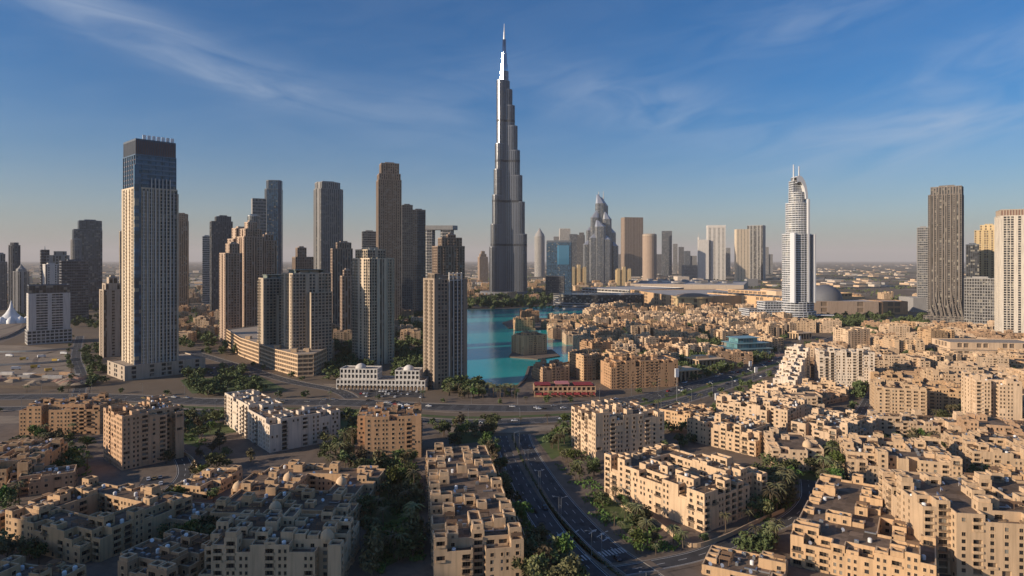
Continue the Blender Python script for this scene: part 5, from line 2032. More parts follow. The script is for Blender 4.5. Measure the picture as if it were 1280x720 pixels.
stack(mb, shift(rect(130, 60), 250, 70), 0, 30, 15, 15, ('wwh',), 2.0)
cap(mb, shift(rect(130, 60), 250, 70), 30, 1.5)
part('grey_hall', mb, [W_GREY, W_GREY, G_DARK, G_DARK, MALLR], th)
occupy(x + 60, y + 80, 0, 220, 120)

# ---- tan podium at the right edge
x, y = gp(1246, 452)
th = thing('podium_building', 'long flat tan podium under the white gridded tower', 'podium', (x + 20, y + 40, 0), R(-6))
for (w, d, z0, z1, oy) in ((110, 50, 0, 9, 0), (100, 40, 9.4, 17, 6)):
    mb = MB()
    c = shift(rect(w, d), 0, oy)
    stack(mb, c, z0, z1, 7, 7.5, ('wgg',), 1.5)
    cap(mb, c, z1, 1.0)
    part('storey', mb, [PALE, PALE, LOGGIA, LOGGIA, ROOFL], th)
occupy(x + 20, y + 40, R(-6), 60, 32)

# ---- prototypes for the old town and the other quarters, then copies
PROTO = []
HALF = {}
FARP = {}
CARVE = [(5, 4, 5), (6, 4, 4), (4, 4, 6), (5, 5, 5), (7, 4, 5), (4, 5, 7), (6, 5, 4), (5, 3, 6), (6, 6, 5)]
for k, (nx, ny, f) in enumerate(CARVE):
    for wmat in (SAND, PALE, TAN) if k % 2 == 0 else (CREAM, PALE):
        gap = (2, nx - 2, 1, ny - 1) if nx > 5 and ny > 4 else None
        o = low_rise(AB, 'prototype', 0, -900 - 60 * len(PROTO), 0.0, slot_plan(nx, ny, f, 200 + k * 5 + len(PROTO), gap), wmat, False, 300 + k * 7 + len(PROTO), domes=1 if k % 4 == 1 else 0)
        o2 = low_rise(AB, 'prototype', 0, -900 - 60 * len(PROTO), 0.0, slot_plan(nx, ny, f, 200 + k * 5 + len(PROTO), gap), wmat, False, 300 + k * 7 + len(PROTO), domes=1 if k % 4 == 1 else 0, merged=True)
        HALF[o.name] = (round(nx * 6.4 / CELL) * CELL / 2, round(ny * 6.4 / CELL) * CELL / 2)
        FARP[o.name] = o2
        tone = {SAND.name: 'sand', PALE.name: 'peach', TAN.name: 'brown', CREAM.name: 'cream', }[wmat.name]
        PROTO.append((o, tone, f, nx, ny, 'domed ' if k % 4 == 1 else ''))
FOOT[:] = [f for f in FOOT if f[1] > -650]
ORD = ['first', 'second', 'third', 'fourth', 'fifth', 'sixth', 'seventh', 'eighth', 'ninth', 'tenth', 'eleventh', 'twelfth', 'thirteenth', 'fourteenth', 'fifteenth', 'sixteenth', 'seventeenth', 'eighteenth']


def scatter_rows(rows, x_of, step, where, group, rz0, jit, r, keep=None, big=1.0):
    """rows of copied blocks; every label tells the row and the place in it"""
    total = 0
    for ri, py in enumerate(rows):
        d = dist(py)
        xa, xb = x_of(py)
        x = (xa - 640) / FPX * d
        xe = (xb - 640) / FPX * d
        placed = []
        while x < xe:
            P = r.choice(PROTO)
            o, tone, f, nx, ny, dm = P
            y = d + r.uniform(-jit, jit)
            rz = R(rz0 + r.choice((0, 90, 180, 270)) + r.uniform(-8, 8))
            rad = max(HALF[o.name])
            if not taken(x, y, rad * 0.85) and not road_near(x, y, rad * 0.9) and not in_water(x, y) and not in_water(x, y - rad) and (keep is None or keep(x, y)):
                placed.append((x, y, rz, P))
                occupy(x, y, rz, HALF[o.name][0] + 0.5, HALF[o.name][1] + 0.5)
                x += step * r.uniform(0.85, 1.15)
            else:
                x += 7
        rowname = ORD[ri] + ' row' if ri else 'front row'
        for k, (x, y, rz, P) in enumerate(placed):
            o, tone, f, nx, ny, dm = P
            c = copy_tree(o if y < 720 else FARP[o.name])
            c.location = (x, y, 0)
            c.rotation_euler = (0, 0, rz)
            c['label'] = '%s %sblock, %s from left in the %s of %s' % (tone, dm, ORD[min(k, 17)], rowname, where)
            c['group'] = group
            total += 1
    return total


r = random.Random(5)
n1 = scatter_rows([470, 455, 446, 437, 429, 422, 415, 409, 403, 398, 393, 389, 385], lambda py: (700 + max(0, (py - 430)) * 1.2, 1010 - max(0, py - 400) * 1.1), 40, 'the old town', 'old town blocks between lake and mall', 12, 6, r)
n2 = scatter_rows([600, 575, 560, 540, 522, 506, 492, 480, 468, 457, 447, 438, 430, 422, 415], lambda py: (1000 - max(0, py - 520) * 0.2, 1300), 40, 'the right quarter', 'blocks right of the boulevard', -14, 5, r)
n3 = scatter_rows([428, 418, 408, 398, 390], lambda py: (225, 530), 46, 'the left tower quarter', 'blocks between the left towers', 8, 10, r)
n4 = scatter_rows([378, 372, 367, 362], lambda py: (-20, 620), 70, 'the far left', 'far blocks on the left', 8, 14, r)
n5 = scatter_rows([382, 374], lambda py: (1010, 1300), 90, 'the right plain', 'far blocks on the right', -6, 14, r)
n6 = scatter_rows([374, 368, 363, 358, 354], lambda py: (585, 800), 70, 'the needle strip', 'far blocks behind the lake', 4, 14, r)
print('low-rise copies', n1, n2, n3, n4, n5, n6)
for o, *_ in PROTO:
    bpy.data.objects.remove(FARP[o.name])
    for ch in list(o.children_recursive):
        bpy.data.objects.remove(ch)
    bpy.data.objects.remove(o)

# ---- the far city on the plain reads as one mass
mb = MB()
r = random.Random(9)
for k in range(1500):
    d = 2700 * math.exp(r.random() * 1.7)
    x = r.uniform(-0.95, 0.95) * d
    if taken(x, d, 30):
        continue
    w, dd = r.uniform(14, 70), r.uniform(14, 70)
    h = r.uniform(4, 10) if r.random() < 0.96 else r.uniform(15, 40)
    m = r.choice((0, 0, 1, 2, 3))
    mb.prism([(x - w / 2, d - dd / 2), (x + w / 2, d - dd / 2 + 6), (x + w / 2 - 5, d + dd / 2 + 6), (x - w / 2 - 5, d + dd / 2)], 0, h, m)
o = part('distant_city', mb, [PALE, WHITE, W_GREY, WHITE], None)
tag(o, 'low pale city spreading over the hazy plain to the horizon', 'distant city', kind='stuff')
# ------------------------------------------------------------------ trees
def leaf_mat(name, col):
    m, t, b = new_mat(name)
    oi = N(t, 'ShaderNodeObjectInfo')
    tcn = N(t, 'ShaderNodeTexCoord')
    n1 = N(t, 'ShaderNodeTexNoise')
    n1.inputs['Scale'].default_value = 0.9
    n1.inputs['Detail'].default_value = 3
    t.links.new(tcn.outputs['Object'], n1.inputs['Vector'])
    c = MIX(t, n1.outputs[0], tuple(x * 0.6 for x in col), tuple(x * 1.5 for x in col))
    hs = N(t, 'ShaderNodeHueSaturation')
    t.links.new(c, hs.inputs['Color'])
    t.links.new(MATH(t, 'ADD', MATH(t, 'MULTIPLY', oi.outputs['Random'], 0.09), 0.455), hs.inputs['Hue'])
    t.links.new(MATH(t, 'ADD', MATH(t, 'MULTIPLY', oi.outputs['Random'], 0.9), 0.6), hs.inputs['Value'])
    t.links.new(hs.outputs[0], b.inputs['Base Color'])
    b.inputs['Roughness'].default_value = 0.7
    b.inputs['Specular IOR Level'].default_value = 0.2
    return m


LEAF = leaf_mat('leaf_green', (0.080, 0.092, 0.036))
LEAFB = leaf_mat('leaf_bright', (0.085, 0.12, 0.030))
LEAFO = leaf_mat('leaf_olive', (0.125, 0.112, 0.055))
LEAFP = leaf_mat('palm_green', (0.12, 0.115, 0.055))
BARK = plain('tree_bark', (0.13, 0.095, 0.065), 0.95)


def crown_mesh(seed, rad, h, clumps, per, leaf, mat):
    r = random.Random(seed)
    mb = MB()
    lob = [(r.uniform(-0.5, 0.5) * rad, r.uniform(-0.5, 0.5) * rad, r.uniform(-0.25, 0.35) * h, r.uniform(0.5, 0.85)) for _ in range(6)]
    for c in range(clumps):
        lx, ly, lz, ls = r.choice(lob)
        a = r.uniform(0, 2 * math.pi)
        e = math.asin(r.uniform(-0.7, 1))
        q = r.uniform(0.6, 1.0) * ls
        cx, cy, cz = lx + rad * q * 0.7 * math.cos(a) * math.cos(e), ly + rad * q * 0.7 * math.sin(a) * math.cos(e), lz + h * 0.5 * q * math.sin(e)
        for k in range(per):
            x, y, z = cx + r.gauss(0, rad * 0.13), cy + r.gauss(0, rad * 0.13), cz + r.gauss(0, h * 0.07)
            n = Vector((r.gauss(0, 1), r.gauss(0, 1), r.gauss(0.5, 1))).normalized()
            u = n.orthogonal().normalized()
            v = n.cross(u)
            ang = r.uniform(0, 3.14)
            u, v = u * math.cos(ang) + v * math.sin(ang), v * math.cos(ang) - u * math.sin(ang)
            s = leaf * r.uniform(0.6, 1.3)
            p = Vector((x, y, z))
            mb.poly([tuple(p - u * s), tuple(p - v * s * 0.55), tuple(p + u * s), tuple(p + v * s * 0.55)])
    return mb.mesh('crown', [mat])


def trunk_mesh(seed, h, rad):
    r = random.Random(seed)
    mb = MB()
    mb.tube((0, 0, 0), (0.1, 0, h), rad, rad * 0.7, 7)
    for k in range(4):
        a = k * 1.57 + r.uniform(-0.4, 0.4)
        mb.tube((0.08, 0, h * 0.85), (0.08 + math.cos(a) * h * 0.5, math.sin(a) * h * 0.5, h * 1.45), rad * 0.5, rad * 0.2, 5)
    return mb.mesh('trunk', [BARK])


TREES = []
for k in range(8):
    TREES.append((crown_mesh(40 + k, (4.2, 3.4, 5.0, 3.8)[k % 4], (6.0, 7.0, 5.2, 4.6)[k % 4], 34, 13, 0.60, (LEAF, LEAFO, LEAF, LEAFO, LEAFB, LEAFO, LEAF, LEAFB)[k]), trunk_mesh(60 + k, 2.6, 0.28), 5.0))
FARTREES = [crown_mesh(80 + k, 4.4, 6.0, 22, 7, 1.1, LEAF) for k in range(3)]


def palm_meshes(seed):
    r = random.Random(seed)
    mb = MB()
    h = r.uniform(6.5, 9)
    mb.tube((0, 0, 0), (0.15, 0.1, h * 0.5), 0.30, 0.24, 7)
    mb.tube((0.15, 0.1, h * 0.5), (0.3, 0.1, h), 0.24, 0.20, 7)
    tm = mb.mesh('trunk', [BARK])
    mb = MB()
    for k in range(26):
        a = k * 2.4 + r.uniform(-0.2, 0.2)
        L = r.uniform(2.6, 3.6)
        up = r.uniform(-0.1, 1.1)
        prev = Vector((0, 0, 0))
        d = Vector((math.cos(a), math.sin(a), 0))
        side = Vector((-math.sin(a), math.cos(a), 0))
        for s in range(4):
            t = (s + 1) / 4
            p = d * (L * t) + Vector((0, 0, up * L * t - 0.9 * L * t * t))
            w0, w1 = 0.42 * (1 - s / 4.4), 0.42 * (1 - (s + 1) / 4.4)
            dz = Vector((0, 0, -0.16))
            mb.quad(tuple(prev), tuple(p), tuple(p + side * w1 + dz), tuple(prev + side * w0 + dz))
            mb.quad(tuple(p), tuple(prev), tuple(prev - side * w0 + dz), tuple(p - side * w1 + dz))
            prev = p
    return tm, mb.mesh('crown', [LEAFP]), h


PALMS = [palm_meshes(k) for k in range(3)]
NTREE = [0, 0]
GROVE = MB()


def tree(x, y, s, label, group, r, kind='tree'):
    if kind == 'palm':
        tm, cm, h = r.choice(PALMS)
        th = thing('palm_tree', label, 'palm tree', (x, y, 0), r.uniform(0, 6.28), group)
        th.scale = (s, s, s)
        link('trunk', tm, th)
        link('crown', cm, th, (0.3, 0.1, h))
        NTREE[1] += 1
    elif y > 640 or NTREE[0] >= 300:
        me = r.choice(FARTREES)
        a = r.uniform(0, 6.28)
        ca, sa = math.cos(a) * s, math.sin(a) * s
        for p in me.polygons:
            GROVE.poly([(x + ca * me.vertices[k].co.x - sa * me.vertices[k].co.y, y + sa * me.vertices[k].co.x + ca * me.vertices[k].co.y, 3.4 * s + s * me.vertices[k].co.z) for k in p.vertices])
    else:
        cm, tm, h = r.choice(TREES)
        th = thing('tree', label, 'tree', (x, y, 0), r.uniform(0, 6.28), group)
        th.scale = (s, s, s * r.uniform(0.85, 1.1))
        link('trunk', tm, th)
        link('crown', cm, th, (0, 0, h))
        NTREE[0] += 1


def plant(poly, n, label, group, seed, kinds=('tree',), smin=0.8, smax=1.3, road_pad=0.5, pad=1.5):
    r = random.Random(seed)
    xs = [p[0] for p in poly]
    ys = [p[1] for p in poly]
    k = 0
    for _ in range(n * 12):
        if k >= n:
            break
        px, py = r.uniform(min(xs), max(xs)), r.uniform(min(ys), max(ys))
        if not in_poly(px, py, poly):
            continue
        x, y = gp(px, py)
        if taken(x, y, pad) or road_near(x, y, road_pad) or in_water(x, y):
            continue
        tree(x, y, r.uniform(smin, smax), label, group, r, r.choice(kinds))
        k += 1


TP = ('tree', 'tree', 'palm')
plant([(950, 590), (1045, 560), (1065, 600), (1010, 655), (955, 672), (930, 640)], 60, 'tree in the palm garden between the slot yard block and the dark roofs', 'garden trees behind the slot yard block', 1, TP, 0.9, 1.5)
plant([(425, 560), (520, 555), (532, 700), (465, 735), (450, 640)], 56, 'tree in the shaded garden left of the long stepped block', 'garden trees left of the long stepped block', 2, TP, 0.9, 1.5)
plant([(395, 535), (480, 525), (482, 580), (410, 590)], 30, 'dark tree between the white L shaped block and the orange tan block', 'trees beside the white L shaped block', 3, TP, 0.9, 1.4)
plant([(600, 556), (624, 556), (690, 690), (720, 735), (660, 735)], 34, 'round dark tree in the row along the left side of the side street', 'trees on the left side of the side street', 4, ('tree',), 1.0, 1.4)
plant([(672, 550), (715, 552), (760, 610), (870, 695), (800, 700), (730, 620)], 44, 'tree on the verge between the side street and the sunlit blocks', 'trees on the right side of the side street', 5, ('tree', 'tree', 'palm'), 0.6, 1.2)
plant([(0, 550), (110, 545), (118, 605), (60, 615), (0, 645)], 34, 'dark tree in the yard between the ochre block and the courtyard block', 'trees in the left yard', 6, TP)
plant([(200, 520), (250, 515), (330, 580), (250, 600), (205, 580)], 30, 'tree beside the lane right of the tall rose sand block', 'trees by the left lane', 7, ('tree',))
plant([(0, 690), (40, 660), (60, 720), (0, 735)], 8, 'dark tree in the bottom left corner', 'trees at the bottom left', 8, ('tree',))
plant([(200, 625), (270, 610), (265, 720), (215, 735)], 10, 'dark tree among the shaded villas at the lower left', 'trees among the villas', 22, ('tree',))
plant([(560, 500), (745, 499), (745, 494), (560, 494)], 30, 'small pale palm on the promenade above the boulevard', 'palms on the promenade', 9, ('palm', 'palm', 'tree'), 0.9, 1.3, 0.2, 0.5)
plant([(540, 540), (620, 532), (620, 556), (560, 560)], 16, 'dark tree at the top of the side street beside the orange tan block', 'trees at the street top', 23, ('tree',), 0.9, 1.4)
plant([(690, 532), (730, 530), (725, 560), (690, 556)], 12, 'tree at the corner left of the sunlit eight storey block', 'trees at the sunlit corner', 24, ('tree',), 0.8, 1.3)
plant([(1060, 560), (1290, 480), (1290, 660), (1150, 620)], 60, 'tree in the yards of the quarter right of the boulevard', 'trees in the right quarter', 18, TP, 0.7, 1.2)
plant([(760, 514), (1000, 446), (1004, 449), (770, 520)], 14, 'small tree on the median of the boulevard bend', 'median trees on the boulevard', 19, ('tree',), 0.4, 0.7, -6)
plant([(800, 575), (870, 560), (1000, 480), (960, 480), (830, 520)], 30, 'tree in the gaps of the blocks along the boulevard bend', 'trees along the boulevard bend', 20, ('tree',), 0.7, 1.2)
plant([(240, 520), (480, 519), (480, 530), (260, 535), (200, 545)], 26, 'tree in the strip below the lower road', 'trees below the lower road', 25, ('tree',), 0.7, 1.2)
plant([(230, 470), (300, 462), (330, 495), (240, 496)], 60, 'dark tree on the green between the big tower and the curved deck', 'trees right of the big tower', 11, ('tree',), 0.9, 1.4)
plant([(100, 430), (138, 440), (130, 485), (90, 480)], 40, 'tree along the small street left of the big tower', 'trees left of the big tower', 12, ('tree',))
plant([(545, 430), (600, 440), (605, 492), (560, 492)], 40, 'dark tree on the lake bank beside the finned tower', 'trees on the left lake bank', 10, ('tree',), 1.0, 1.6)
plant([(412, 430), (445, 420), (442, 475), (410, 475)], 40, 'dark tree between the curved deck and the cream tower', 'trees beside the cream tower', 13, ('tree',), 1.0, 1.6)
plant([(493, 385), (532, 385), (532, 475), (493, 475)], 90, 'dark tree in the park between the cream tower and the finned tower', 'park trees between the two front towers', 14, ('tree',), 1.2, 2.0)
plant([(585, 366), (715, 366), (720, 382), (585, 386)], 160, 'dark tree on the far lake shore at the foot of the needle', 'trees on the far lake shore', 15, ('tree',), 1.5, 2.6)
plant([(1005, 396), (1155, 390), (1165, 415), (1100, 428), (1050, 418), (1020, 412)], 170, 'tree in the avenue park right of the hotel tower', 'trees in the avenue park', 16, ('tree',), 1.1, 1.9)
plant([(690, 385), (1000, 385), (960, 470), (760, 485)], 420, 'tree among the old town blocks', 'old town trees', 17, ('tree',), 0.8, 1.5)
plant([(820, 440), (900, 425), (915, 455), (830, 470)], 60, 'tree by the teal glass hall', 'trees by the teal glass hall', 26, ('tree',), 0.9, 1.5)
plant([(1060, 500), (1100, 430), (1290, 420), (1290, 500)], 300, 'tree in the back yards of the quarter right of the boulevard', 'trees in the right quarter', 27, ('tree',), 0.8, 1.3)
plant([(220, 385), (530, 385), (530, 470), (225, 440)], 240, 'tree between the left towers', 'trees between the left towers', 28, ('tree',), 1.0, 1.8)
plant([(-20, 372), (220, 372), (220, 420), (-20, 400)], 150, 'tree behind the white hotel', 'trees on the far left', 29, ('tree',), 1.2, 2.2)
plant([(900, 676), (985, 640), (975, 690), (930, 705)], 14, 'bright tree beside the lane below the dark roofed block', 'trees beside the dark roofed block', 41, ('tree', 'tree', 'palm'), 0.8, 1.2)
plant([(690, 700), (800, 735), (690, 735)], 8, 'dark tree at the bottom edge by the crossing', 'trees at the bottom edge', 42, ('tree',), 0.9, 1.2)
# rows of street trees
r = random.Random(77)
for line, off, lb, grp, st in ((R1, 15.5, 'street tree in the row on the lake side of the boulevard', 'street trees on the lake side', 17), (R2, -11.0, 'street tree in the row on the near side of the lower road', 'street trees on the near side', 15), (R7, 9.5, 'street tree along the lane under the curved deck', 'street trees by the deck', 14), (R8, 8.0, 'street tree along the street left of the big tower', 'street trees by the big tower', 14), (R9, 6.5, 'street tree along the lane of the right quarter', 'street trees in the right quarter', 14), (R4, 6.5, 'street tree along the lane below the slot yard block', 'street trees below the slot yard block', 13)):
    nn = normals(line)
    acc = 0
    for i in range(len(line) - 1):
        acc += math.hypot(line[i + 1][0] - line[i][0], line[i + 1][1] - line[i][1])
        if acc < st:
            continue
        acc = 0
        x, y = line[i][0] + nn[i][0] * off, line[i][1] + nn[i][1] * off
        if r.random() < 0.2 or taken(x, y, 1.5) or in_water(x, y) or road_near(x, y, -0.5) or abs(x) > 0.85 * y:
            continue
        tree(x, y, r.uniform(0.55, 0.95), lb, grp, r, 'palm' if r.random() < 0.35 else 'tree')
o = part('background_trees', GROVE, LEAF, None)
tag(o, 'dark green tree cover between the farther blocks and along the lake', 'tree cover', kind='stuff')
# far groves read as one mass
mb = MB()
r = random.Random(21)
for k in range(5200):
    d = 1500 * math.exp(r.random() * 1.5)
    cl = math.sin(d * 0.004) + math.sin(d * 0.0013 + 2)
    x = r.uniform(-0.9, 0.9) * d
    if math.sin(x * 0.006 + 1.3) + math.sin(d * 0.0055) + 0.6 * math.sin(x * 0.017) < 0.25 or taken(x, d, 4):
        continue
    for q in range(3):
        px, py, s = x + r.gauss(0, 9), d + r.gauss(0, 9), r.uniform(3, 7)
        n = Vector((r.gauss(0, 1), r.gauss(-0.8, 1), r.gauss(0.8, 0.6))).normalized()
        u = n.orthogonal().normalized()
        v = n.cross(u)
        p = Vector((px, py, s * 0.7))
        mb.quad(tuple(p - u * s), tuple(p - v * s * 0.6), tuple(p + u * s), tuple(p + v * s * 0.6))
o = part('far_groves', mb, LEAF, None)
tag(o, 'dark green groves scattered over the far plain', 'vegetation', kind='stuff')
# shrubs and ground cover in the near gardens
mb = MB()
for poly, n in (([(955, 590), (1045, 575), (1060, 600), (1010, 650), (960, 670), (940, 640)], 900), ([(430, 570), (520, 560), (530, 700), (470, 720), (455, 640)], 900), ([(690, 570), (740, 600), (860, 690), (800, 690), (720, 630)], 700), ([(596, 560), (616, 560), (700, 720), (660, 735)], 500), ([(0, 560), (110, 555), (115, 600), (60, 610), (0, 640)], 500), ([(205, 520), (250, 515), (260, 560), (215, 560)], 200)):
    k = 0
    for _ in range(n * 4):
        if k >= n:
            break
        px, py = r.uniform(min(p[0] for p in poly), max(p[0] for p in poly)), r.uniform(min(p[1] for p in poly), max(p[1] for p in poly))
        if not in_poly(px, py, poly):
            continue
        x, y = gp(px, py)
        if taken(x, y, 0) or road_near(x, y, 0.2) or math.sin(x * 0.35) + math.sin(y * 0.3 + x * 0.1) < 0:
            continue
        k += 1
        for q in range(4):
            s = r.uniform(0.4, 0.9)
            p = Vector((x + r.gauss(0, 0.6), y + r.gauss(0, 0.6), s * 0.7))
            nn = Vector((r.gauss(0, 1), r.gauss(0, 1), r.gauss(0.8, 0.7))).normalized()
            u = nn.orthogonal().normalized()
            v = nn.cross(u)
            mb.quad(tuple(p - u * s), tuple(p - v * s * 0.6), tuple(p + u * s), tuple(p + v * s * 0.6))
o = part('shrubbery', mb, LEAFB, None)
tag(o, 'low shrubs and ground cover in the gardens between the near blocks', 'ground cover', kind='stuff')

# hedge on the side street's median
hm = MB()
mid = smooth_line([((a[0] + b[0]) / 2, (a[1] + b[1]) / 2) for a, b in zip(R3A[::10], R3B[::10])], 10)
r = random.Random(3)
nn = normals(mid)
for i in range(0, len(mid) - 1):
    (xa, ya), (xb, yb_) = mid[i], mid[i + 1]
    l = math.hypot(xb - xa, yb_ - ya)
    for q in range(int(l * 7)):
        t = r.random()
        p = Vector((xa + (xb - xa) * t + r.gauss(0, 0.35), ya + (yb_ - ya) * t + r.gauss(0, 0.3), r.uniform(0.2, 1.0)))
        n3 = Vector((r.gauss(0, 1), r.gauss(0, 1), r.gauss(0.5, 0.7))).normalized()
        u = n3.orthogonal().normalized()
        v = n3.cross(u)
        s = r.uniform(0.25, 0.5)
        hm.quad(tuple(p - u * s), tuple(p - v * s * 0.6), tuple(p + u * s), tuple(p + v * s * 0.6))
o = part('median_hedge', hm, LEAF, None)
tag(o, 'dark clipped hedge along the middle of the side street', 'hedge', kind='stuff')

# ------------------------------------------------------------------ cars
CARP = [plain('car_paint_white', (0.75, 0.75, 0.75), 0.25, 0.0, 0.6, 0.02), plain('car_paint_silver', (0.45, 0.46, 0.48), 0.25, 0.5, 0.6, 0.02), plain('car_paint_black', (0.02, 0.02, 0.024), 0.2, 0.0, 0.6, 0.02), plain('car_paint_red', (0.32, 0.03, 0.03), 0.25, 0.0, 0.6, 0.02), plain('car_paint_gold', (0.40, 0.30, 0.14), 0.3, 0.3, 0.6, 0.02)]
CNAME = ['white', 'silver', 'black', 'red', 'sand gold']
CARGLASS = plain('car_glass', (0.015, 0.018, 0.022), 0.08, 0, 0.8, 0.02)


def side_prism(prof, y0, y1):
    mb = MB()
    n = len(prof)
    mb.v += [(x, y0, z) for x, z in prof] + [(x, y1, z) for x, z in prof]
    mb.f += [tuple(range(n)), tuple(range(2 * n - 1, n - 1, -1))]
    mb.m += [0, 0]
    for k in range(n):
        k2 = (k + 1) % n
        mb.f.append((k2, k, n + k, n + k2))
        mb.m.append(0)
    return mb


CAR_BODY = [side_prism([(-2.25, 0.35), (2.2, 0.35), (2.28, 0.75), (1.0, 0.98), (-1.9, 1.0), (-2.3, 0.85)], -0.88, 0.88).mesh('body', [m]) for m in CARP]
cab = side_prism([(0.95, 0.99), (0.25, 1.44), (-1.2, 1.46), (-1.85, 1.01)], -0.76, 0.76)
CAR_CAB = cab.mesh('cabin_glass', [CARGLASS])
CAR_ROOF = [side_prism([(0.28, 1.45), (-1.22, 1.47), (-1.2, 1.52), (0.2, 1.50)], -0.72, 0.72).mesh('roof_panel', [m]) for m in CARP]
mb = MB()
mb.tube((0, -0.1, 0), (0, 0.12, 0), 0.33, 0.33, 12)
mb.poly([(0.33 * math.cos(-k * math.pi / 6), -0.1, 0.33 * math.sin(-k * math.pi / 6)) for k in range(12)])
CAR_WHEEL = mb.mesh('wheel', [BLACKP])


def car(x, y, a, c, label, group):
    th = thing('parked_car' if 'parked' in label else 'car', label, 'car', (x, y, 0.03), a, group)
    link('body', CAR_BODY[c], th)
    if y < 560:
        link('cabin_glass', CAR_CAB, th)
        link('roof_panel', CAR_ROOF[c], th)
        for wx in (-1.4, 1.4):
            for wy in (-0.82, 0.82):
                link('wheel', CAR_WHEEL, th, (wx, wy, 0.33))
    else:
        link('cabin_glass', CAR_CAB, th)


r = random.Random(31)


def cars_on(line, n, offs, where, group, lo=0.05, hi=0.95, flip=False):
    seen = {}
    spots = sorted(r.uniform(lo, hi) for _ in range(n))
    for t in spots:
        i = int(t * (len(line) - 2))
        (x0, y0), (x1, y1) = line[i], line[i + 1]
        a, b = normals(line)[i]
        o = r.choice(offs)
        u = r.random()
        c = r.choices(range(5), (5, 3, 2, 1, 1))[0]
        ang = math.atan2(y1 - y0, x1 - x0) + (math.pi if flip else 0)
        seen[c] = seen.get(c, 0) + 1
        car(x0 + (x1 - x0) * u + a * o, y0 + (y1 - y0) * u + b * o, ang, c, '%s car on %s, %s %s one from the left' % (CNAME[c], where, ORD[min(seen[c] - 1, 17)], CNAME[c]), group)


cars_on(R1, 80, (-8.5, -4.2, 0.0, 4.4, 8.7), 'the boulevard', 'cars on the boulevard', 0.1, 0.95)
cars_on(R2, 26, (-4.2, 0.0, 4.2), 'the road beside the boulevard', 'cars on the road beside the boulevard', 0.1, 0.95, True)
x, y = gp(655, 636)
i = min(range(len(R3A) - 1), key=lambda k: math.hypot(R3A[k][0] - x, R3A[k][1] - y))
for (px, py, c, lb) in ((681, 636, 2, 'black car driving alone down the middle of the side street'), (662, 560, 2, 'black car at the upper end of the side street'), (772, 700, 2, 'black car waiting just below the zebra crossing')):
    x, y = gp(px, py)
    i = min(range(len(R3A) - 1), key=lambda k: math.hypot(R3A[k][0] - x, R3A[k][1] - y))
    car(x, y, math.atan2(R3A[i + 1][1] - R3A[i][1], R3A[i + 1][0] - R3A[i][0]), c, lb, None)
for k in range(26):
    px, py = r.choice(((868, 480), (890, 476), (905, 470), (960, 449), (975, 446)))
    px, py = px + r.uniform(-14, 14), py + r.uniform(-3, 2)
    x, y = gp(px, py)
    if taken(x, y, 1.5) or road_near(x, y, 0):
        continue
    c = r.choices(range(5), (5, 3, 2, 1, 1))[0]
    car(x, y, R(22 + 90 * r.randint(0, 1)), c, '%s car parked on the forecourt of the shop halls' % CNAME[c], 'parked %s cars by the shop halls' % CNAME[c])

def car_lot(pix, n, a, where, group):
    k = 0
    for _ in range(n * 8):
        if k >= n:
            break
        px, py = r.uniform(min(p[0] for p in pix), max(p[0] for p in pix)), r.uniform(min(p[1] for p in pix), max(p[1] for p in pix))
        if not in_poly(px, py, pix):
            continue
        x, y = gp(px, py)
        # snapped to parking bays
        ca, sa = math.cos(R(a)), math.sin(R(a))
        u, v = round((x * ca + y * sa) / 2.7) * 2.7, round((-x * sa + y * ca) / 11) * 11
        x, y = u * ca - v * sa, u * sa + v * ca
        if taken(x, y, 1.0) or road_near(x, y, 0.5) or (x, y) in LOTS:
            continue
        LOTS.add((x, y))
        c = r.choices(range(5), (5, 3, 2, 1, 1))[0]
        car(x, y, R(a + 90), c, '%s car parked %s' % (CNAME[c], where), 'parked %s cars %s' % (CNAME[c], where))
        k += 1


LOTS = set()
car_lot([(425, 478), (530, 491), (530, 497), (420, 494)], 26, -4, 'in front of the white arcade', None)
car_lot([(250, 455), (300, 464), (330, 472), (240, 470)], 22, 20, 'in the lot beside the curved deck', None)
car_lot([(180, 596), (205, 600), (190, 625), (165, 620)], 8, 30, 'in the small lot by the left lane', None)
car_lot([(1060, 560), (1200, 520), (1280, 560), (1180, 640)], 24, -14, 'in the yards of the right quarter', None)
car_lot([(860, 440), (1000, 425), (990, 436), (880, 455)], 16, 18, 'around the teal glass hall', None)

# ------------------------------------------------------------------ street lamps, banners, construction yard
mb = MB()
mb.tube((0, 0, 0), (0, 0, 10), 0.14, 0.08, 6)
mb.tube((0, 0, 9.9), (2.2, 0, 10.4), 0.07, 0.05, 5)
LAMP_POLE = mb.mesh('pole', [STEEL])
mb = MB()
mb.box(1.9, -0.18, 10.32, 2.9, 0.18, 10.5, 0, True)
LAMP_HEAD = mb.mesh('lamp_head', [STEEL])
n = 0
for line, off, where, grp in ((R1, 12.2, 'on the lake side of the boulevard', 'street lamps on the lake side'), (R2, -7.6, 'on the near side of the lower road', 'street lamps on the near side'), (R3A, 7.0, 'on the left of the side street', 'street lamps left of the side street'), (R3B, -7.0, 'on the right of the side street', 'street lamps right of the side street')):
    acc = 0
    nn = normals(line)
    for i in range(len(line) - 1):
        (x0, y0), (x1, y1) = line[i], line[i + 1]
        acc += math.hypot(x1 - x0, y1 - y0)
        if acc > 34 and y0 < 800:
            acc = 0
            x, y = x0 + nn[i][0] * off, y0 + nn[i][1] * off
            if abs(x) > y * 0.85 or taken(x, y, 0.5):
                continue
            a = math.atan2(-nn[i][1] * off, -nn[i][0] * off)
            th = thing('street_lamp', 'grey single arm street lamp ' + where, 'street lamp', (x, y, 0), a, grp)
            link('pole', LAMP_POLE, th)
            link('lamp_head', LAMP_HEAD, th)
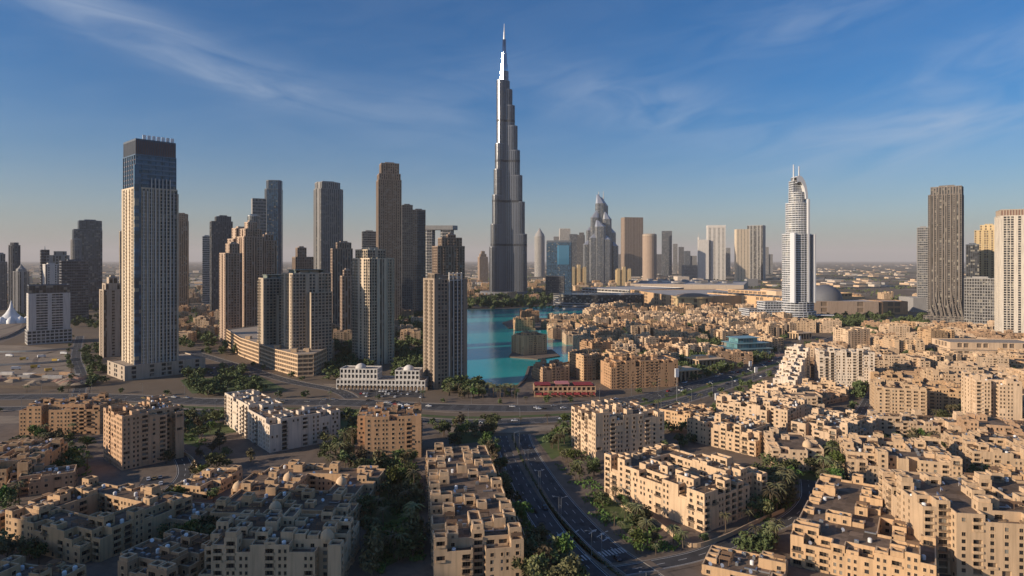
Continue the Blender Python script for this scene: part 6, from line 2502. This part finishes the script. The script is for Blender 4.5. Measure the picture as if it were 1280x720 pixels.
for k, (px, py, h, lb) in enumerate(((846, 508, 30, 'tall mast with a white lantern box beside the boulevard'), (896, 504, 8, 'white banner post in front of the broad sand block'), (938, 462, 9, 'white banner post on the boulevard kerb near the bend'), (945, 470, 9, 'second white banner post just below the bend'), (1000, 428, 9, 'white banner post near the stepped domed block'), (932, 452, 9, 'white banner post by the teal glass hall'))):
    x, y = gp(px, py)
    th = thing('banner_post', lb, 'banner post', (x, y, 0), R(20))
    mb = MB()
    mb.tube((0, 0, 0), (0, 0, h), 0.22, 0.14, 6)
    part('pole', mb, STEEL, th)
    mb = MB()
    mb.box(-1.6, -0.5, h - (7 if h > 20 else 5.5), 1.6, 0.5, h - 0.2, 0, True)
    part('banner_box', mb, WHITEP, th)

# bare plots on the left: fences, parked lorries, spoil
for k, pix in enumerate(([(-20, 441), (40, 440), (92, 436)], [(-20, 458), (50, 455), (100, 450)], [(40, 404), (10, 421), (-30, 430)])):
    line = smooth_line([gp(*p) for p in pix], 8)
    mb = MB()
    kerb(mb, line, 0, 0.15, 0, 2.2)
    o = part('site_fence', mb, STEEL, None)
    tag(o, ('grey site fence along the upper edge of the sand lot', 'grey site fence across the middle of the sand lot', 'grey site fence beside the track to the white tent domes')[k], 'fence')
for k, (px, py) in enumerate(((12, 446), (30, 450), (52, 447), (70, 452), (20, 462), (62, 464), (80, 443), (44, 460))):
    x, y = gp(px, py)
    th = thing('parked_lorry', '%s lorry parked on the sand lot, %s from the left' % (('white', 'yellow')[k % 2], ORD[sorted((12, 30, 52, 70, 20, 62, 80, 44)).index(px)]), 'lorry', (x, y, 0), 0.4 * (k % 3), 'lorries on the sand lot')
    mb = MB()
    mb.box(-4, -1.2, 0.9, 2.0, 1.2, 3.3, 0, True)
    part('cargo_body', mb, (WHITEP, plain('lorry_yellow', (0.55, 0.35, 0.05), 0.5))[k % 2], th)
    mb = MB()
    mb.prism([(2.2, -1.15), (4.1, -1.15), (4.1, 1.15), (2.2, 1.15)], 0.7, 2.7)
    part('cab', mb, WHITEP, th)
    for wx in (-3.0, -1.8, 3.2):
        for wy in (-1.1, 1.1):
            o = link('wheel', CAR_WHEEL, th, (wx, wy, 0.48))
            o.scale = (1.45, 1.45, 1.45)
# construction yard: hoarding walls and heaps
x0, y0 = gp(-10, 489)
x1, y1 = gp(108, 486)
th = thing('hoarding', 'curved dark hoarding around the sandy building yard on the left', 'fence', (0, 0, 0))
mb = MB()
line = smooth_line([gp(-30, 484), gp(60, 486), gp(106, 484), gp(116, 476), gp(108, 470)], 8)
for i in range(len(line) - 1):
    (a, b), (c, d) = line[i], line[i + 1]
    mb.quad((a, b, 0), (c, d, 0), (c, d, 2.6), (a, b, 2.6))
    mb.quad((c, d + 0.2, 0), (a, b + 0.2, 0), (a, b + 0.2, 2.6), (c, d + 0.2, 2.6))
    mb.quad((a, b, 2.6), (c, d, 2.6), (c, d + 0.2, 2.6), (a, b + 0.2, 2.6))
part('panel', mb, DARKB, th)
r = random.Random(8)
for k in range(22):
    px, py = r.uniform(-10, 104), r.uniform(470, 483)
    x, y = gp(px, py)
    s = r.uniform(3, 9)
    mb = MB()
    n = 12
    ring = [s * r.uniform(0.7, 1.2) for _ in range(n)]
    for q in range(n):
        q2 = (q + 1) % n
        a0, a1 = 2 * math.pi * q / n, 2 * math.pi * q2 / n
        A, B = (ring[q] * math.cos(a0), ring[q] * 0.8 * math.sin(a0), 0), (ring[q2] * math.cos(a1), ring[q2] * 0.8 * math.sin(a1), 0)
        C, D_ = (A[0] * 0.45, A[1] * 0.45, s * 0.28), (B[0] * 0.45, B[1] * 0.45, s * 0.28)
        mb.quad(A, B, D_, C)
        mb.poly([C, D_, (0, 0, s * 0.36)])
    o = part('sand_heap', mb, SANDM if k % 3 else REDPAVE, None, loc=(x, y, 0))
    tag(o, 'loose heap of sand in the building yard on the left' if k % 3 else 'reddish heap of earth in the building yard on the left', 'sand heap', 'sand heaps in the building yard' if k % 3 else 'reddish heaps in the building yard')
for k in range(9):
    px, py = 6 + k * 11 + r.uniform(-3, 3), r.uniform(468, 475)
    x, y = gp(px, py)
    mb = MB()
    mb.box(-6, -1.3, 0, 6, 1.3, 2.7)
    o = part('site_cabin', mb, (W_WHITE, TAN, W_GREY)[k % 3], None, loc=(x, y, 0), rz=r.uniform(-0.2, 0.2))
    tag(o, '%s flat site cabin, %s from the left in the building yard' % (('white', 'brown', 'grey')[k % 3], ORD[k]), 'cabin', 'site cabins in the building yard')
# garden walls near the zebra crossing
for k, (pix, lb) in enumerate((([(800, 640), (830, 662), (862, 684), (900, 676), (945, 655), (980, 640)], 'curved pale garden wall along the lane below the slot yard block'), ([(762, 622), (785, 640), (806, 662)], 'short pale garden wall on the verge of the side street'), ([(212, 560), (240, 575), (250, 600)], 'pale garden wall beside the left lane'), ([(615, 555), (625, 600), (650, 660), (672, 720)], 'low garden wall between the long stepped block and the side street trees'))):
    line = smooth_line([gp(*p) for p in pix], 8)
    mb = MB()
    kerb(mb, line, 0, 0.4, 0, 1.8)
    o = part('garden_wall', mb, TRIM, None)
    tag(o, lb, 'garden wall')
print('trees', NTREE)

# ------------------------------------------------------------------ air
hm = MB()
hm.box(-60000, -3000, -1.5, 60000, 60000, 1000, 0, True)
m = bpy.data.materials.new('haze_air')
m.use_nodes = True
t = m.node_tree
t.nodes.clear()
oo = N(t, 'ShaderNodeOutputMaterial')
pv = N(t, 'ShaderNodeVolumePrincipled')
pv.inputs['Color'].default_value = (0.90, 0.85, 0.83, 1)
pv.inputs['Density'].default_value = HAZE
pv.inputs['Anisotropy'].default_value = 0.0
t.links.new(pv.outputs[0], oo.inputs['Volume'])
o = part('haze', hm, m, None)
tag(o, 'thin pale haze lying over the whole city', 'haze', kind='stuff')
